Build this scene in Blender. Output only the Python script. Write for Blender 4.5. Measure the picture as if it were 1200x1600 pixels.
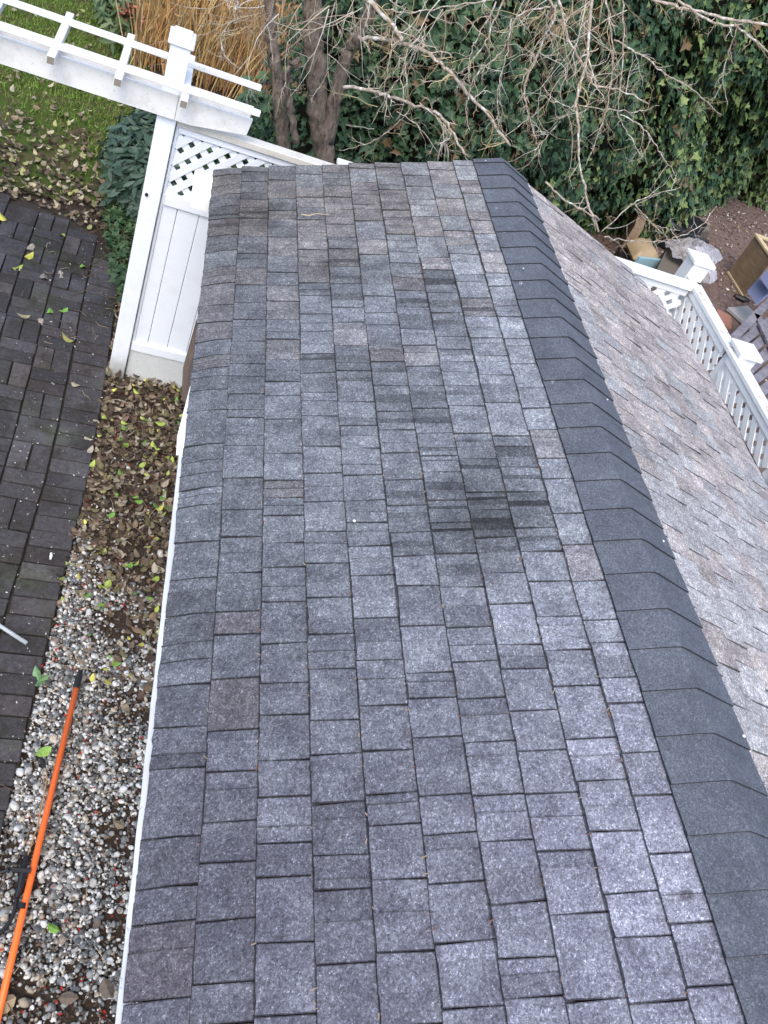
import bpy, math, random
import numpy as np
from mathutils import Matrix, Vector

# ------------------------------------------------------------------ camera, sky, sun
scene = bpy.context.scene
for o in list(bpy.data.objects):
    bpy.data.objects.remove(o)
col = scene.collection
CAMH = 4.15
FPX = 1367.4
WR = np.array([[0.931224, 0.185136, 0.31392], [-0.079625, -0.737197, 0.67097], [0.355642, -0.649819, -0.671754]])
cam_d = bpy.data.cameras.new('camera')
cam = bpy.data.objects.new('camera', cam_d)
col.objects.link(cam)
cam_d.sensor_fit = 'VERTICAL'
cam_d.sensor_height = 32.0
cam_d.lens = FPX / 1600 * 32.0
cam_d.clip_start = 0.05
cam_d.clip_end = 300
M = Matrix.Identity(4)
for i in range(3):
    M[i][0] = WR[i, 0]; M[i][1] = -WR[i, 1]; M[i][2] = -WR[i, 2]
M[2][3] = CAMH
cam.matrix_world = M
scene.camera = cam

world = bpy.data.worlds.new('World')
scene.world = world
world.use_nodes = True
wn = world.node_tree.nodes; wl = world.node_tree.links
wn.clear()
SUN_EL, SUN_AZ = math.radians(54), math.radians(200)      # azimuth measured from +Y towards +X
sky = wn.new('ShaderNodeTexSky'); sky.sky_type = 'NISHITA'; sky.sun_disc = False
sky.sun_elevation = SUN_EL; sky.sun_rotation = SUN_AZ
sky.air_density = 1.0; sky.dust_density = 2.5; sky.ozone_density = 1.0
bg = wn.new('ShaderNodeBackground'); bg.inputs['Strength'].default_value = 0.13
wo = wn.new('ShaderNodeOutputWorld')
wl.new(sky.outputs[0], bg.inputs[0]); wl.new(bg.outputs[0], wo.inputs[0])
sun_d = bpy.data.lights.new('sun', 'SUN'); sun_d.energy = .8; sun_d.angle = math.radians(40); sun_d.color = (1, .96, .90)
sun = bpy.data.objects.new('sun', sun_d); col.objects.link(sun)
sd = Vector((math.cos(SUN_EL) * math.sin(SUN_AZ), math.cos(SUN_EL) * math.cos(SUN_AZ), math.sin(SUN_EL)))
sun.rotation_euler = sd.to_track_quat('Z', 'Y').to_euler()
sun.location = (6, 6, 12)
scene.view_settings.view_transform = 'Standard'
scene.view_settings.look = 'None'
scene.view_settings.gamma = 1
scene.view_settings.exposure = 1.28
scene.render.engine = 'CYCLES'

rng = np.random.default_rng(7)
random.seed(7)
U = rng.uniform

# ------------------------------------------------------------------ helpers
def at(px, py, x=None, y=None, z=None):
    """world point on the given real plane seen at this place of the photograph"""
    r = WR @ np.array([(px - 600) / FPX, (py - 800) / FPX, 1.0])
    if z is not None: t = (z - CAMH) / r[2]
    elif y is not None: t = y / r[1]
    else: t = x / r[0]
    p = r * t
    return np.array([p[0], p[1], p[2] + CAMH])

def tag(o, label=None, cat=None, group=None, kind=None):
    if label: o['label'] = label
    if cat: o['category'] = cat
    if group: o['group'] = group
    if kind: o['kind'] = kind
    return o

def empty(name, loc=(0, 0, 0)):
    o = bpy.data.objects.new(name, None); col.objects.link(o); o.location = loc
    o.empty_display_size = .1
    return o

def parent_to(o, p):
    if p is not None:
        o.parent = p
        # keep world placement
        pm = Matrix.Translation(world_loc(p))
        o.matrix_parent_inverse = pm.inverted()

def world_loc(p):
    return Vector(p.get('_wl', (0, 0, 0))) if '_wl' in p else Vector(p.location)

def mesh_obj(name, verts, faces, m, parent=None, colors=None, smooth=False):
    me = bpy.data.meshes.new(name)
    if isinstance(faces, np.ndarray):
        n = faces.shape[1]
        me.vertices.add(len(verts)); me.vertices.foreach_set('co', np.asarray(verts, dtype=np.float32).ravel())
        me.loops.add(faces.size); me.loops.foreach_set('vertex_index', faces.astype(np.int32).ravel())
        me.polygons.add(len(faces)); me.polygons.foreach_set('loop_start', np.arange(0, faces.size, n, dtype=np.int32))
        me.update(calc_edges=True)
    else:
        me.from_pydata([tuple(v) for v in verts], [], faces)
    if colors is not None:
        a = me.attributes.new('col', 'FLOAT_COLOR', 'FACE')
        c = np.ones((len(me.polygons), 4), dtype=np.float32); c[:, :3] = colors
        a.data.foreach_set('color', c.ravel())
    if smooth:
        me.polygons.foreach_set('use_smooth', np.ones(len(me.polygons), dtype=bool))
    me.materials.append(m)
    me.update()
    o = bpy.data.objects.new(name, me)
    col.objects.link(o)
    parent_to(o, parent)
    return o

class MB:
    """collects simple solids into one mesh"""
    def __init__(s): s.v = []; s.f = []; s.c = []
    def add(s, v, f, c=(1, 1, 1)):
        b = len(s.v); s.v += [tuple(p) for p in v]; s.f += [tuple(i + b for i in q) for q in f]; s.c += [c] * len(f)
    def box(s, a, b, c=(1, 1, 1), bev=0.0, rot=0, piv=None):
        a = np.minimum(a, b) * 1.0; b2 = np.maximum(a, b) * 1.0
        a, b = np.minimum(a, b2), b2
        if bev <= 0:
            v = [(x, y, z) for z in (a[2], b[2]) for y in (a[1], b[1]) for x in (a[0], b[0])]
            f = [(0, 2, 3, 1), (4, 5, 7, 6), (0, 1, 5, 4), (2, 6, 7, 3), (0, 4, 6, 2), (1, 3, 7, 5)]
        else:
            e = bev; v = []; 
            idx = {}
            for ix in (0, 1):
                for iy in (0, 1):
                    for iz in (0, 1):
                        p = [a[0] if ix == 0 else b[0], a[1] if iy == 0 else b[1], a[2] if iz == 0 else b[2]]
                        sg = [1 if ix == 0 else -1, 1 if iy == 0 else -1, 1 if iz == 0 else -1]
                        for ax in range(3):
                            q = list(p)
                            for k in range(3):
                                if k != ax: q[k] += sg[k] * e
                            idx[(ix, iy, iz, ax)] = len(v); v.append(q)
            f = []
            g = idx
            for i in (0, 1):
                f.append((g[(i, 0, 0, 0)], g[(i, 1, 0, 0)], g[(i, 1, 1, 0)], g[(i, 0, 1, 0)]))
                f.append((g[(0, i, 0, 1)], g[(1, i, 0, 1)], g[(1, i, 1, 1)], g[(0, i, 1, 1)]))
                f.append((g[(0, 0, i, 2)], g[(1, 0, i, 2)], g[(1, 1, i, 2)], g[(0, 1, i, 2)]))
                for j in (0, 1):
                    f.append((g[(0, i, j, 1)], g[(1, i, j, 1)], g[(1, i, j, 2)], g[(0, i, j, 2)]))
                    f.append((g[(i, 0, j, 0)], g[(i, 1, j, 0)], g[(i, 1, j, 2)], g[(i, 0, j, 2)]))
                    f.append((g[(i, j, 0, 0)], g[(i, j, 1, 0)], g[(i, j, 1, 1)], g[(i, j, 0, 1)]))
                    for k in (0, 1):
                        f.append((g[(i, j, k, 0)], g[(i, j, k, 1)], g[(i, j, k, 2)]))
        if rot:
            piv = piv if piv is not None else (np.array(a) + b) / 2
            ca, sa = math.cos(rot), math.sin(rot)
            v = [(piv[0] + (p[0] - piv[0]) * ca - (p[1] - piv[1]) * sa, piv[1] + (p[0] - piv[0]) * sa + (p[1] - piv[1]) * ca, p[2]) for p in v]
        s.add(v, f, c)
    def prism(s, poly, d, c=(1, 1, 1)):
        """polygon (3-D points) extruded by vector d"""
        n = len(poly); d = np.array(d)
        v = [np.array(p) for p in poly] + [np.array(p) + d for p in poly]
        f = [tuple(range(n)), tuple(range(2 * n - 1, n - 1, -1))] + [(i, i + n, (i + 1) % n + n, (i + 1) % n) for i in range(n)]
        s.add(v, f, c)
    def tube(s, pts, rad, n=6, c=(1, 1, 1)):
        pts = [np.array(p, float) for p in pts]
        if not hasattr(rad, '__len__'): rad = [rad] * len(pts)
        v = []; f = []
        up = np.array([.3, .2, 1.0])
        for i, p in enumerate(pts):
            d = pts[min(i + 1, len(pts) - 1)] - pts[max(i - 1, 0)]
            d /= (np.linalg.norm(d) + 1e-9)
            a = np.cross(d, up)
            if np.linalg.norm(a) < .05: a = np.cross(d, [1, 0, 0])
            a /= np.linalg.norm(a); b = np.cross(d, a)
            for k in range(n):
                t = 2 * math.pi * k / n
                v.append(p + rad[i] * (math.cos(t) * a + math.sin(t) * b))
        for i in range(len(pts) - 1):
            for k in range(n):
                f.append((i * n + k, i * n + (k + 1) % n, (i + 1) * n + (k + 1) % n, (i + 1) * n + k))
        f.append(tuple(range(n))[::-1]); f.append(tuple((len(pts) - 1) * n + k for k in range(n)))
        s.add(v, f, c)
    def build(s, name, m, parent=None, smooth=False):
        return mesh_obj(name, s.v, s.f, m, parent, np.array(s.c, dtype=np.float32), smooth)

def euler_mats(rx, ry, rz):
    cx, sx, cy, sy, cz, sz = np.cos(rx), np.sin(rx), np.cos(ry), np.sin(ry), np.cos(rz), np.sin(rz)
    R = np.empty((len(rx), 3, 3))
    R[:, 0, 0] = cz * cy; R[:, 0, 1] = cz * sy * sx - sz * cx; R[:, 0, 2] = cz * sy * cx + sz * sx
    R[:, 1, 0] = sz * cy; R[:, 1, 1] = sz * sy * sx + cz * cx; R[:, 1, 2] = sz * sy * cx - cz * sx
    R[:, 2, 0] = -sy; R[:, 2, 1] = cy * sx; R[:, 2, 2] = cy * cx
    return R

def frames(normal, yaw):
    """matrices whose z axis is the normal, x axis turned by yaw about it"""
    n = normal / np.linalg.norm(normal, axis=1, keepdims=True)
    ref = np.tile([0., 0., 1.], (len(n), 1)); ref[np.abs(n[:, 2]) > .95] = [0, 1., 0]
    a = np.cross(ref, n); a /= np.linalg.norm(a, axis=1, keepdims=True)
    b = np.cross(n, a)
    x = a * np.cos(yaw)[:, None] + b * np.sin(yaw)[:, None]
    y = np.cross(n, x)
    return np.stack([x, y, n], axis=2)

def scatter(name, tv, tf, pos, R, sc, m, colors, parent=None, smooth=False):
    """many copies of one small template joined into one mesh (vectorised)"""
    tv = np.asarray(tv, float); tf = np.asarray(tf)
    N = len(pos)
    if np.ndim(sc) == 1: sc = np.repeat(np.asarray(sc)[:, None], 3, 1)
    v = np.einsum('nij,nkj->nki', R, tv[None] * sc[:, None, :]) + pos[:, None, :]
    f = tf[None] + (np.arange(N) * len(tv))[:, None, None]
    return mesh_obj(name, v.reshape(-1, 3), f.reshape(-1, tf.shape[1]), m, parent,
                    np.repeat(colors, len(tf), axis=0), smooth)

def vnoise(p, seed=0):
    """cheap smooth pseudo noise in -1..1 from summed sines, p (...,3)"""
    r = np.random.default_rng(seed); out = 0
    for k in range(6):
        d = r.normal(size=3); ph = r.uniform(0, 6.28)
        out = out + np.sin(p @ d * 1.0 + ph)
    return out / 3.0

def in_poly(x, y, poly):
    inside = np.zeros(len(x), bool); n = len(poly)
    for i in range(n):
        x1, y1 = poly[i]; x2, y2 = poly[(i + 1) % n]
        c = ((y1 > y) != (y2 > y)) & (x < (x2 - x1) * (y - y1) / (y2 - y1 + 1e-12) + x1)
        inside ^= c
    return inside

# ------------------------------------------------------------------ materials
class NT:
    def __init__(s, name, rough=.8, spec=.3):
        s.m = bpy.data.materials.new(name); s.m.use_nodes = True
        s.t = s.m.node_tree; s.n = s.t.nodes; s.l = s.t.links
        s.b = s.n['Principled BSDF']
        s.b.inputs['Roughness'].default_value = rough
        s.b.inputs['Specular IOR Level'].default_value = spec
    def pos(s):
        return s.n.new('ShaderNodeNewGeometry').outputs['Position']
    def attr(s):
        a = s.n.new('ShaderNodeAttribute'); a.attribute_name = 'col'; return a.outputs['Color']
    def noise(s, scale, detail=4, rough=.6, vec=None, stretch=None, dist=0):
        n = s.n.new('ShaderNodeTexNoise'); n.inputs['Scale'].default_value = scale
        n.inputs['Detail'].default_value = detail; n.inputs['Roughness'].default_value = rough
        n.inputs['Distortion'].default_value = dist
        v = vec or s.pos()
        if stretch:
            mp = s.n.new('ShaderNodeMapping'); mp.inputs['Scale'].default_value = stretch
            s.l.new(v, mp.inputs[0]); v = mp.outputs[0]
        s.l.new(v, n.inputs['Vector']); return n.outputs['Fac']
    def voro(s, scale, feature='F1', out='Color'):
        n = s.n.new('ShaderNodeTexVoronoi'); n.feature = feature; n.inputs['Scale'].default_value = scale
        s.l.new(s.pos(), n.inputs['Vector']); return n.outputs[out]
    def ramp(s, fac, stops):
        r = s.n.new('ShaderNodeValToRGB'); e = r.color_ramp.elements
        while len(e) < len(stops): e.new(.5)
        for k, (p, c) in enumerate(stops):
            e[k].position = p
            c = c if hasattr(c, '__len__') else (c, c, c)
            e[k].color = (*c, 1)
        s.l.new(fac, r.inputs[0]); return r.outputs[0]
    def mix(s, a, b, fac=1.0, mode='MIX'):
        n = s.n.new('ShaderNodeMix'); n.data_type = 'RGBA'; n.blend_type = mode
        for k, v in ((6, a), (7, b), (0, fac)):
            if isinstance(v, (int, float)):
                n.inputs[k].default_value = v if k == 0 else (v, v, v, 1)
            elif isinstance(v, tuple): n.inputs[k].default_value = (*v, 1)
            else: s.l.new(v, n.inputs[k])
        return n.outputs[2]
    def math(s, op, a, b=None, clamp=False):
        n = s.n.new('ShaderNodeMath'); n.operation = op; n.use_clamp = clamp
        for k, v in ((0, a), (1, b)):
            if v is None: continue
            if isinstance(v, (int, float)): n.inputs[k].default_value = v
            else: s.l.new(v, n.inputs[k])
        return n.outputs[0]
    def blob(s, c, r, soft=.5, squash=(1, 1, 1)):
        """1 inside a ragged patch round world point c"""
        v = s.n.new('ShaderNodeVectorMath'); v.operation = 'SUBTRACT'; s.l.new(s.pos(), v.inputs[0]); v.inputs[1].default_value = c
        w = s.n.new('ShaderNodeVectorMath'); w.operation = 'MULTIPLY'; s.l.new(v.outputs[0], w.inputs[0]); w.inputs[1].default_value = squash
        q = s.n.new('ShaderNodeVectorMath'); q.operation = 'LENGTH'; s.l.new(w.outputs[0], q.inputs[0])
        d = s.math('ADD', q.outputs['Value'], s.math('MULTIPLY', s.math('SUBTRACT', s.noise(9, 5), .5), r * 1.6))
        mr = s.n.new('ShaderNodeMapRange'); s.l.new(d, mr.inputs[0])
        mr.inputs[1].default_value = r; mr.inputs[2].default_value = r * (1 - soft); mr.inputs[3].default_value = 0; mr.inputs[4].default_value = 1
        return mr.outputs[0]
    def bump(s, h, dist=.002, strength=1.0):
        n = s.n.new('ShaderNodeBump'); n.inputs['Distance'].default_value = dist; n.inputs['Strength'].default_value = strength
        s.l.new(h, n.inputs['Height']); s.l.new(n.outputs[0], s.b.inputs['Normal'])
    def out(s, c):
        if isinstance(c, tuple): s.b.inputs['Base Color'].default_value = (*c, 1)
        else: s.l.new(c, s.b.inputs['Base Color'])
        return s.m

def shingle_material(name, cap=False):
    t = NT(name, .88, .25)
    c = t.attr()
    g1 = t.voro(330); g2 = t.voro(150)
    if cap:
        gr = t.mix(t.ramp(g1, [(0, .55), (.5, .95), (.85, 1.25), (1, 2.2)]), t.ramp(g2, [(0, .8), (.7, 1.0), (1, 1.3)]), 1, 'MULTIPLY')
    else:
        gr = t.mix(t.ramp(g1, [(0, .46), (.45, .86), (.8, 1.2), (1, 2.6)]), t.ramp(g2, [(0, .62), (.55, .95), (.9, 1.25), (1, 1.9)]), 1, 'MULTIPLY')
    c = t.mix(c, gr, 1, 'MULTIPLY')
    if not cap:
        # blotchy weathering: paler worn cloud, darker grime, brown tinge
        w = t.ramp(t.noise(11, 6, .7), [(.40, 0), (.66, 1)])
        c = t.mix(c, t.mix(c, (1.55, 1.58, 1.50), 1, 'MULTIPLY'), w)
        dk = t.ramp(t.noise(7, 6, .7, stretch=(1, .6, 1)), [(.5, 0), (.74, .6)])
        c = t.mix(c, t.mix(c, (.62, .6, .6), 1, 'MULTIPLY'), dk)
        fine = t.ramp(t.noise(60, 4, .7), [(.3, .78), (.7, 1.22)])
        c = t.mix(c, fine, 1, 'MULTIPLY')
        st = None
        for (p, r, sq, a) in STAINS:
            b = t.math('MULTIPLY', t.blob(p, r * 1.25, .55, sq), a * (.6 if r > .05 else 1))
            st = b if st is None else t.math('MAXIMUM', st, b)
        st = t.math('MULTIPLY', st, t.ramp(t.noise(26, 5, .7, stretch=(.5, 1.7, 1)), [(.3, .45), (.6, 1)]), True)
        c = t.mix(c, t.mix(c, (.28, .25, .23), 1, 'MULTIPLY'), st)
    else:
        c = t.mix(c, t.ramp(t.noise(9, 6, .7), [(.3, .78), (.7, 1.2)]), 1, 'MULTIPLY')
        c = t.mix(c, (.22, .22, .22), t.ramp(t.noise(34, 5, .75), [(.62, 0), (.78, .5)]))
    t.bump(t.mix(g1, t.noise(500, 2), .5), .0012, .6)
    return t.out(c)

# roof frame (world): left eave, ridge
PITCH = math.radians(20.38)
CP, SP = math.cos(PITCH), math.sin(PITCH)
XE, ZE = .296, CAMH - 2.289          # left eave edge
XR = 1.755; ZR = ZE + (XR - XE) * math.tan(PITCH)
def lroof(u, v, h=0):                # u up the left slope from its eave
    return np.array([XE + u * CP - h * SP, v, ZE + u * SP + h * CP])
def rroof(u, v, h=0):                # u down the right slope from the ridge
    return np.array([XR + u * CP + h * SP, v, ZR - u * SP + h * CP])
def l_at(px, py):
    r = WR @ np.array([(px - 600) / FPX, (py - 800) / FPX, 1.0]); n = np.array([-SP, 0, CP])
    q = (np.array([XE, 0, ZE]) - [0, 0, CAMH]) @ n / (r @ n); return tuple(r * q + [0, 0, CAMH])
def r_at(px, py):
    r = WR @ np.array([(px - 600) / FPX, (py - 800) / FPX, 1.0]); n = np.array([SP, 0, CP])
    q = (np.array([XR, 0, ZR]) - [0, 0, CAMH]) @ n / (r @ n); return tuple(r * q + [0, 0, CAMH])
STAINS = [(l_at(520, 420), .07, (1, .7, 1), .8), (l_at(610, 560), .08, (1, .6, 1), .6), (l_at(655, 455), .07, (.8, 1, 1), .6), (l_at(720, 520), .08, (1, .8, 1), .6), (l_at(785, 690), .07, (.8, 1, 1), .6), (l_at(755, 830), .09, (1, .6, 1), .8), (l_at(600, 300), .07, (1, .5, 1), .6), (l_at(392, 335), .17, (1, .8, 1), .8), (l_at(372, 350), .10, (1, 1, 1), .6), (l_at(760, 800), .16, (1, .5, 1), .75), (l_at(700, 800), .13, (1, 1.6, 1), .55),
          (l_at(745, 715), .11, (1, .8, 1), .6), (l_at(560, 600), .16, (1, .5, 1), .45), (l_at(690, 480), .15, (1, .6, 1), .5), (l_at(545, 440), .14, (1.2, .5, 1), .45),
          (l_at(820, 790), .10, (1, 1, 1), .4), (l_at(740, 860), .10, (1, .6, 1), .5), (l_at(620, 300), .12, (1, .5, 1), .3), (l_at(600, 660), .14, (1, 1, 1), .4),
          (l_at(1072, 1398), .022, (1, 1, 1), 1.0),
          (r_at(960, 450), .30, (1.2, .7, 1), .42), (r_at(1000, 530), .26, (1, .8, 1), .42), (r_at(1060, 640), .22, (1, .5, 1), .42), (r_at(1030, 740), .2, (1, .6, 1), .35), (r_at(900, 390), .2, (1, .6, 1), .35)]
m_shingle = shingle_material('weathered_shingle')
m_cap = shingle_material('ridge_shingle_granules', True)

t = NT('joint_grime', .95, .1); m_grime = t.out(t.mix((.018, .014, .012), (.05, .035, .03), t.noise(60, 4)))

def white_paint(name, base=(.78, .79, .8), dirt=.35, low=None):
    t = NT(name, .45, .45)
    n = t.ramp(t.noise(9, 6, .7), [(.5, 0), (.75, 1)])
    sp = t.ramp(t.noise(70, 3, .6), [(.66, 0), (.72, 1)])
    c = t.mix(base, (.42, .40, .34), t.math('MULTIPLY', n, dirt))
    c = t.mix(c, (.12, .1, .08), t.math('MULTIPLY', sp, dirt))
    if low:       # splash dirt over the lowest part, by height
        sx = t.n.new('ShaderNodeSeparateXYZ'); t.l.new(t.pos(), sx.inputs[0])
        mr = t.n.new('ShaderNodeMapRange'); t.l.new(t.math('ADD', sx.outputs[2], t.math('MULTIPLY', t.noise(14, 5), -.16)), mr.inputs[0])
        mr.inputs[1].default_value = low; mr.inputs[2].default_value = -.08; mr.inputs[3].default_value = 0; mr.inputs[4].default_value = 1
        c = t.mix(c, t.mix((.36, .36, .31), (.13, .125, .10), t.noise(35, 6, .75)), mr.outputs[0])
    t.bump(t.noise(40, 3), .001, .3)
    return t.out(c)
m_white = white_paint('white_fence_paint', (.80, .84, .90), .16, low=.16)
m_arbor = white_paint('aged_white_arbor_paint', (.76, .765, .76), .55)
m_toprail = white_paint('mossy_white_ledge', (.62, .6, .55), 1.0)
m_vinyl = white_paint('clean_white_vinyl', (.84, .85, .85), .12)
m_gutter = white_paint('dull_gutter_paint', (.58, .61, .65), .5)
m_board = None
t = NT('grimy_grey_board', .8, .2)
m_board = t.out(t.mix(t.mix((.52, .54, .53), (.68, .70, .70), t.noise(12, 6, .7)), (.12, .12, .1), t.ramp(t.noise(90, 4, .8), [(.55, 0), (.72, .8)])))
t = NT('dark_knot', .9); m_dark = t.out((.02, .018, .016))

t = NT('end_grain', .85); m_grain = t.out(t.mix((.3, .27, .23), (.16, .14, .12), t.noise(120, 3, stretch=(1, 1, 4))))
t = NT('rotten_board', .9, .15); m_rot = t.out(t.mix((.16, .12, .095), (.06, .045, .04), t.noise(20, 6, .7, stretch=(2, .4, 3))))

def wood(name, a, b, sc=(1, 8, 8), s=10, rough=.8):
    t = NT(name, rough, .2)
    n = t.noise(s, 6, .65, stretch=sc, dist=.4)
    t.bump(n, .002, .5)
    return t.out(t.mix(t.mix(a, b, t.ramp(n, [(.3, 0), (.7, 1)])), t.ramp(t.noise(2.5, 4), [(.3, .75), (.7, 1.2)]), 1, 'MULTIPLY'))
m_grey_wood = wood('silvered_lumber', (.13, .125, .15), (.27, .255, .28), (1, 1, 1), 9)
m_ply = wood('brown_plywood', (.19, .135, .09), (.31, .23, .15), (6, 1, 6), 5)
m_pine = wood('yellow_pine', (.48, .38, .23), (.60, .50, .33), (6, 1, 6), 8)

t = NT('siding', .6, .3); m_siding = t.out(t.mix((.55, .56, .56), (.4, .4, .39), t.noise(5, 5)))

t = NT('paver_brick', .9, .2)
c = t.mix(t.attr(), t.ramp(t.noise(38, 6, .75), [(.3, .55), (.7, 1.5)]), 1, 'MULTIPLY')
c = t.mix(c, (.17, .17, .175), t.ramp(t.noise(120, 4, .7), [(.58, 0), (.72, .6)]))
c = t.mix(c, (.11, .112, .118), t.ramp(t.noise(1.6, 5, .7), [(.52, 0), (.66, .55)]))
c = t.mix(c, (.028, .025, .018), t.ramp(t.noise(5, 6, .75), [(.5, 0), (.66, .75)]))
c = t.mix(c, t.mix(c, (.9, 1.05, .6), 1, 'MULTIPLY'), t.ramp(t.noise(2.2, 4), [(.55, 0), (.7, .7)]))
t.bump(t.noise(90, 5, .7), .004, .7)
m_paver = t.out(c)
t = NT('paver_joint_soil', .95, .1)
m_joint = t.out(t.mix(t.mix((.028, .024, .020), (.065, .055, .045), t.noise(30, 5)), (.25, .24, .22), t.ramp(t.noise(190, 2), [(.68, 0), (.74, .8)])))

t = NT('soil', .95, .1)
n = t.noise(22, 8, .75)
c = t.mix((.030, .022, .017), (.095, .07, .055), n)
t.bump(n, .03, .8)
m_soil = t.out(c)
t = NT('bare_mulch', .95, .1)
n = t.noise(16, 8, .8)
c = t.mix((.09, .060, .052), (.27, .195, .17), t.ramp(n, [(.3, 0), (.7, 1)]))
c = t.mix(c, (.42, .38, .36), t.ramp(t.noise(45, 4, .8), [(.62, 0), (.7, .8)]))
t.bump(n, .03, .8)
m_mulch = t.out(c)
t = NT('lawn_soil', .95, .1)
m_lawn = t.out(t.mix((.055, .085, .018), (.09, .075, .04), t.ramp(t.noise(3, 6, .7), [(.45, 0), (.6, 1)])))

def leafy(name, rough=.5, spec=.4, trans=.15):
    t = NT(name, rough, spec)
    c = t.mix(t.attr(), t.ramp(t.noise(60, 3), [(.3, .8), (.7, 1.2)]), 1, 'MULTIPLY')
    return t.out(c)
m_leaf_dry = leafy('dry_leaf', .75, .25)
m_leaf_gloss = leafy('glossy_leaf', .5, .3)
m_stone = leafy('pebble', .6, .35)
m_twig = leafy('twig_bark', .9, .15)
t = NT('trunk_bark', .9, .15)
n = t.noise(34, 8, .75, stretch=(1, 1, .3))
c = t.mix(t.mix((.07, .052, .042), (.36, .30, .25), t.ramp(n, [(.35, 0), (.7, 1)])), (.05, .07, .035), t.ramp(t.noise(5, 4), [(.55, 0), (.7, .6)]))
t.bump(n, .03, 1); m_bark = t.out(c)
t = NT('branch_bark', .9, .15)
n = t.noise(40, 6, .7)
c = t.mix(t.mix((.20, .155, .12), (.50, .43, .36), t.ramp(n, [(.35, 0), (.65, 1)])), (.66, .66, .63), t.ramp(t.noise(24, 4), [(.55, 0), (.62, .8)]))
t.bump(n, .006, .8); m_branch = t.out(c)

def plain(name, c, rough=.5, spec=.4, var=.15):
    t = NT(name, rough, spec)
    return t.out(t.mix(t.mix(c, tuple(x * (1 - var) for x in c), t.noise(8, 4)), tuple(min(1, x * (1 + var)) for x in c), t.noise(60, 3)))
m_orange = plain('orange_fibreglass', (1.0, .17, .03), .35, .5, .06)
m_black = plain('black_plastic', (.012, .013, .016), .45, .4)
m_brass = plain('tarnished_brass', (.35, .22, .09), .4, .6)
m_slate = plain('slate_blue_panel', (.16, .185, .30), .6, .3)
m_tan = plain('old_planter_box', (.13, .115, .095), .8, .2, .3)
m_cyan = plain('pale_blue_print', (.28, .44, .50), .5, .3)
m_sack = plain('soil_sack', (.33, .25, .15), .55, .35, .35)
t = NT('clear_plastic_sheet', .22, .6)
t.b.inputs['Alpha'].default_value = .72
m_film = t.out(t.mix((.46, .47, .56), (.66, .60, .58), t.noise(7, 3)))
t.bump(t.noise(14, 4, .5), .04, 1)
t = NT('clear_tube', .15, .6); t.b.inputs['Alpha'].default_value = .55; m_tube = t.out((.55, .6, .64))

# ------------------------------------------------------------------ ground, setting
def sheet(name, poly, z, m, thick=None):
    n = len(poly)
    o = mesh_obj(name, [(x, y, z) for x, y in poly], [tuple(range(n))], m)
    return tag(o, kind='structure')

gx = np.linspace(-60, 80, 141); gy = np.linspace(-30, 110, 141)
G = np.stack(np.meshgrid(gx, gy), -1).reshape(-1, 2)
gv = np.column_stack([G, np.zeros(len(G)) - .02])
ii = np.arange(140 * 141).reshape(140, 141)[:, :-1].ravel()
gf = np.column_stack([ii, ii + 1, ii + 142, ii + 141])
tag(mesh_obj('ground', gv, gf, m_soil), 'dark bare soil of the yard', kind='structure')
LAWN = [(-14, 6.9), (-1.4, 6.95), (-.7, 7.0), (-.35, 7.2), (-.25, 8.5), (-.3, 11), (.1, 13.2), (1.6, 16), (1.8, 40), (-30, 40), (-30, 6.9)]
sheet('lawn', LAWN, -.012, m_lawn)
sheet('garden_soil', [(.85, 5.2), (14, 5.2), (22, 12), (22, 30), (1.9, 30), (1.7, 15), (.9, 9)], -.008, m_mulch)
sheet('planting_bed', [(-.12, -1.0), (.75, -1.0), (.75, 5.4), (.9, 9), (-.3, 9), (-.36, 6.7), (-.1, 6.0), (-.05, 4.8), (-.03, 3.6)], -.004, m_soil)
path_edge = [(-.10, -1.0), (-.10, 1.67), (-.079, 2.14), (-.069, 2.69), (-.064, 3.16), (-.032, 3.65), (-.057, 4.84), (-.109, 5.98), (-.17, 6.25), (-.36, 6.6), (-.65, 6.82), (-1.14, 6.88)]
path_poly = path_edge + [(-4.5, 7.0), (-4.5, -1.0)]
pv = sheet('paved_path', path_poly, 0.0, m_joint)

# pavers: basket weave with a header course along the bed, skewed slightly as laid
PL, PW = .232, .116
pav_v = None
def paver_mesh(seed):
    r = np.random.default_rng(seed)
    mb = MB()
    mb.box((-.5 * PL + .004, -.5 * PW + .004, -.03), (.5 * PL - .004, .5 * PW - .004, .028), bev=.004)
    v = np.array(mb.v); v[:, :2] += r.normal(0, .0013, (len(v), 2))
    return v, mb.f
pav_meshes = []
for s in range(24):
    v, f = paver_mesh(s)
    me = bpy.data.meshes.new('brick'); me.from_pydata([tuple(p) for p in v], [], f); me.materials.append(m_paver)
    a = me.attributes.new('col', 'FLOAT_COLOR', 'FACE')
    k = rng.uniform(.75, 1.25); tint = np.array([.048, .045, .048]) * k
    if s % 5 == 0: tint *= np.array([1.05, .98, .93])
    if s % 7 == 0: tint *= 1.5
    c = np.ones((len(f), 4), dtype=np.float32); c[:, :3] = tint
    a.data.foreach_set('color', c.ravel())
    pav_meshes.append(me)
spots = []
ang = math.radians(2.5)
ca, sa = math.cos(ang), math.sin(ang)
def edge_x(y):
    ys = [p[1] for p in path_edge]; xs = [p[0] for p in path_edge]
    return np.where(np.asarray(y) > 5.7, -.10, np.interp(y, ys, xs)) if np.ndim(y) else (-.10 if y > 5.7 else float(np.interp(y, ys, xs)))
def edge_s(y): return float(np.mean([edge_x(y + d) for d in np.linspace(-.5, .5, 11)]))
y = -.4
while y < 7.0:
    spots.append((edge_s(y) - PL / 2 - .004, y, 0.03))
    y += PW + .002
cell = PL + .003
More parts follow.
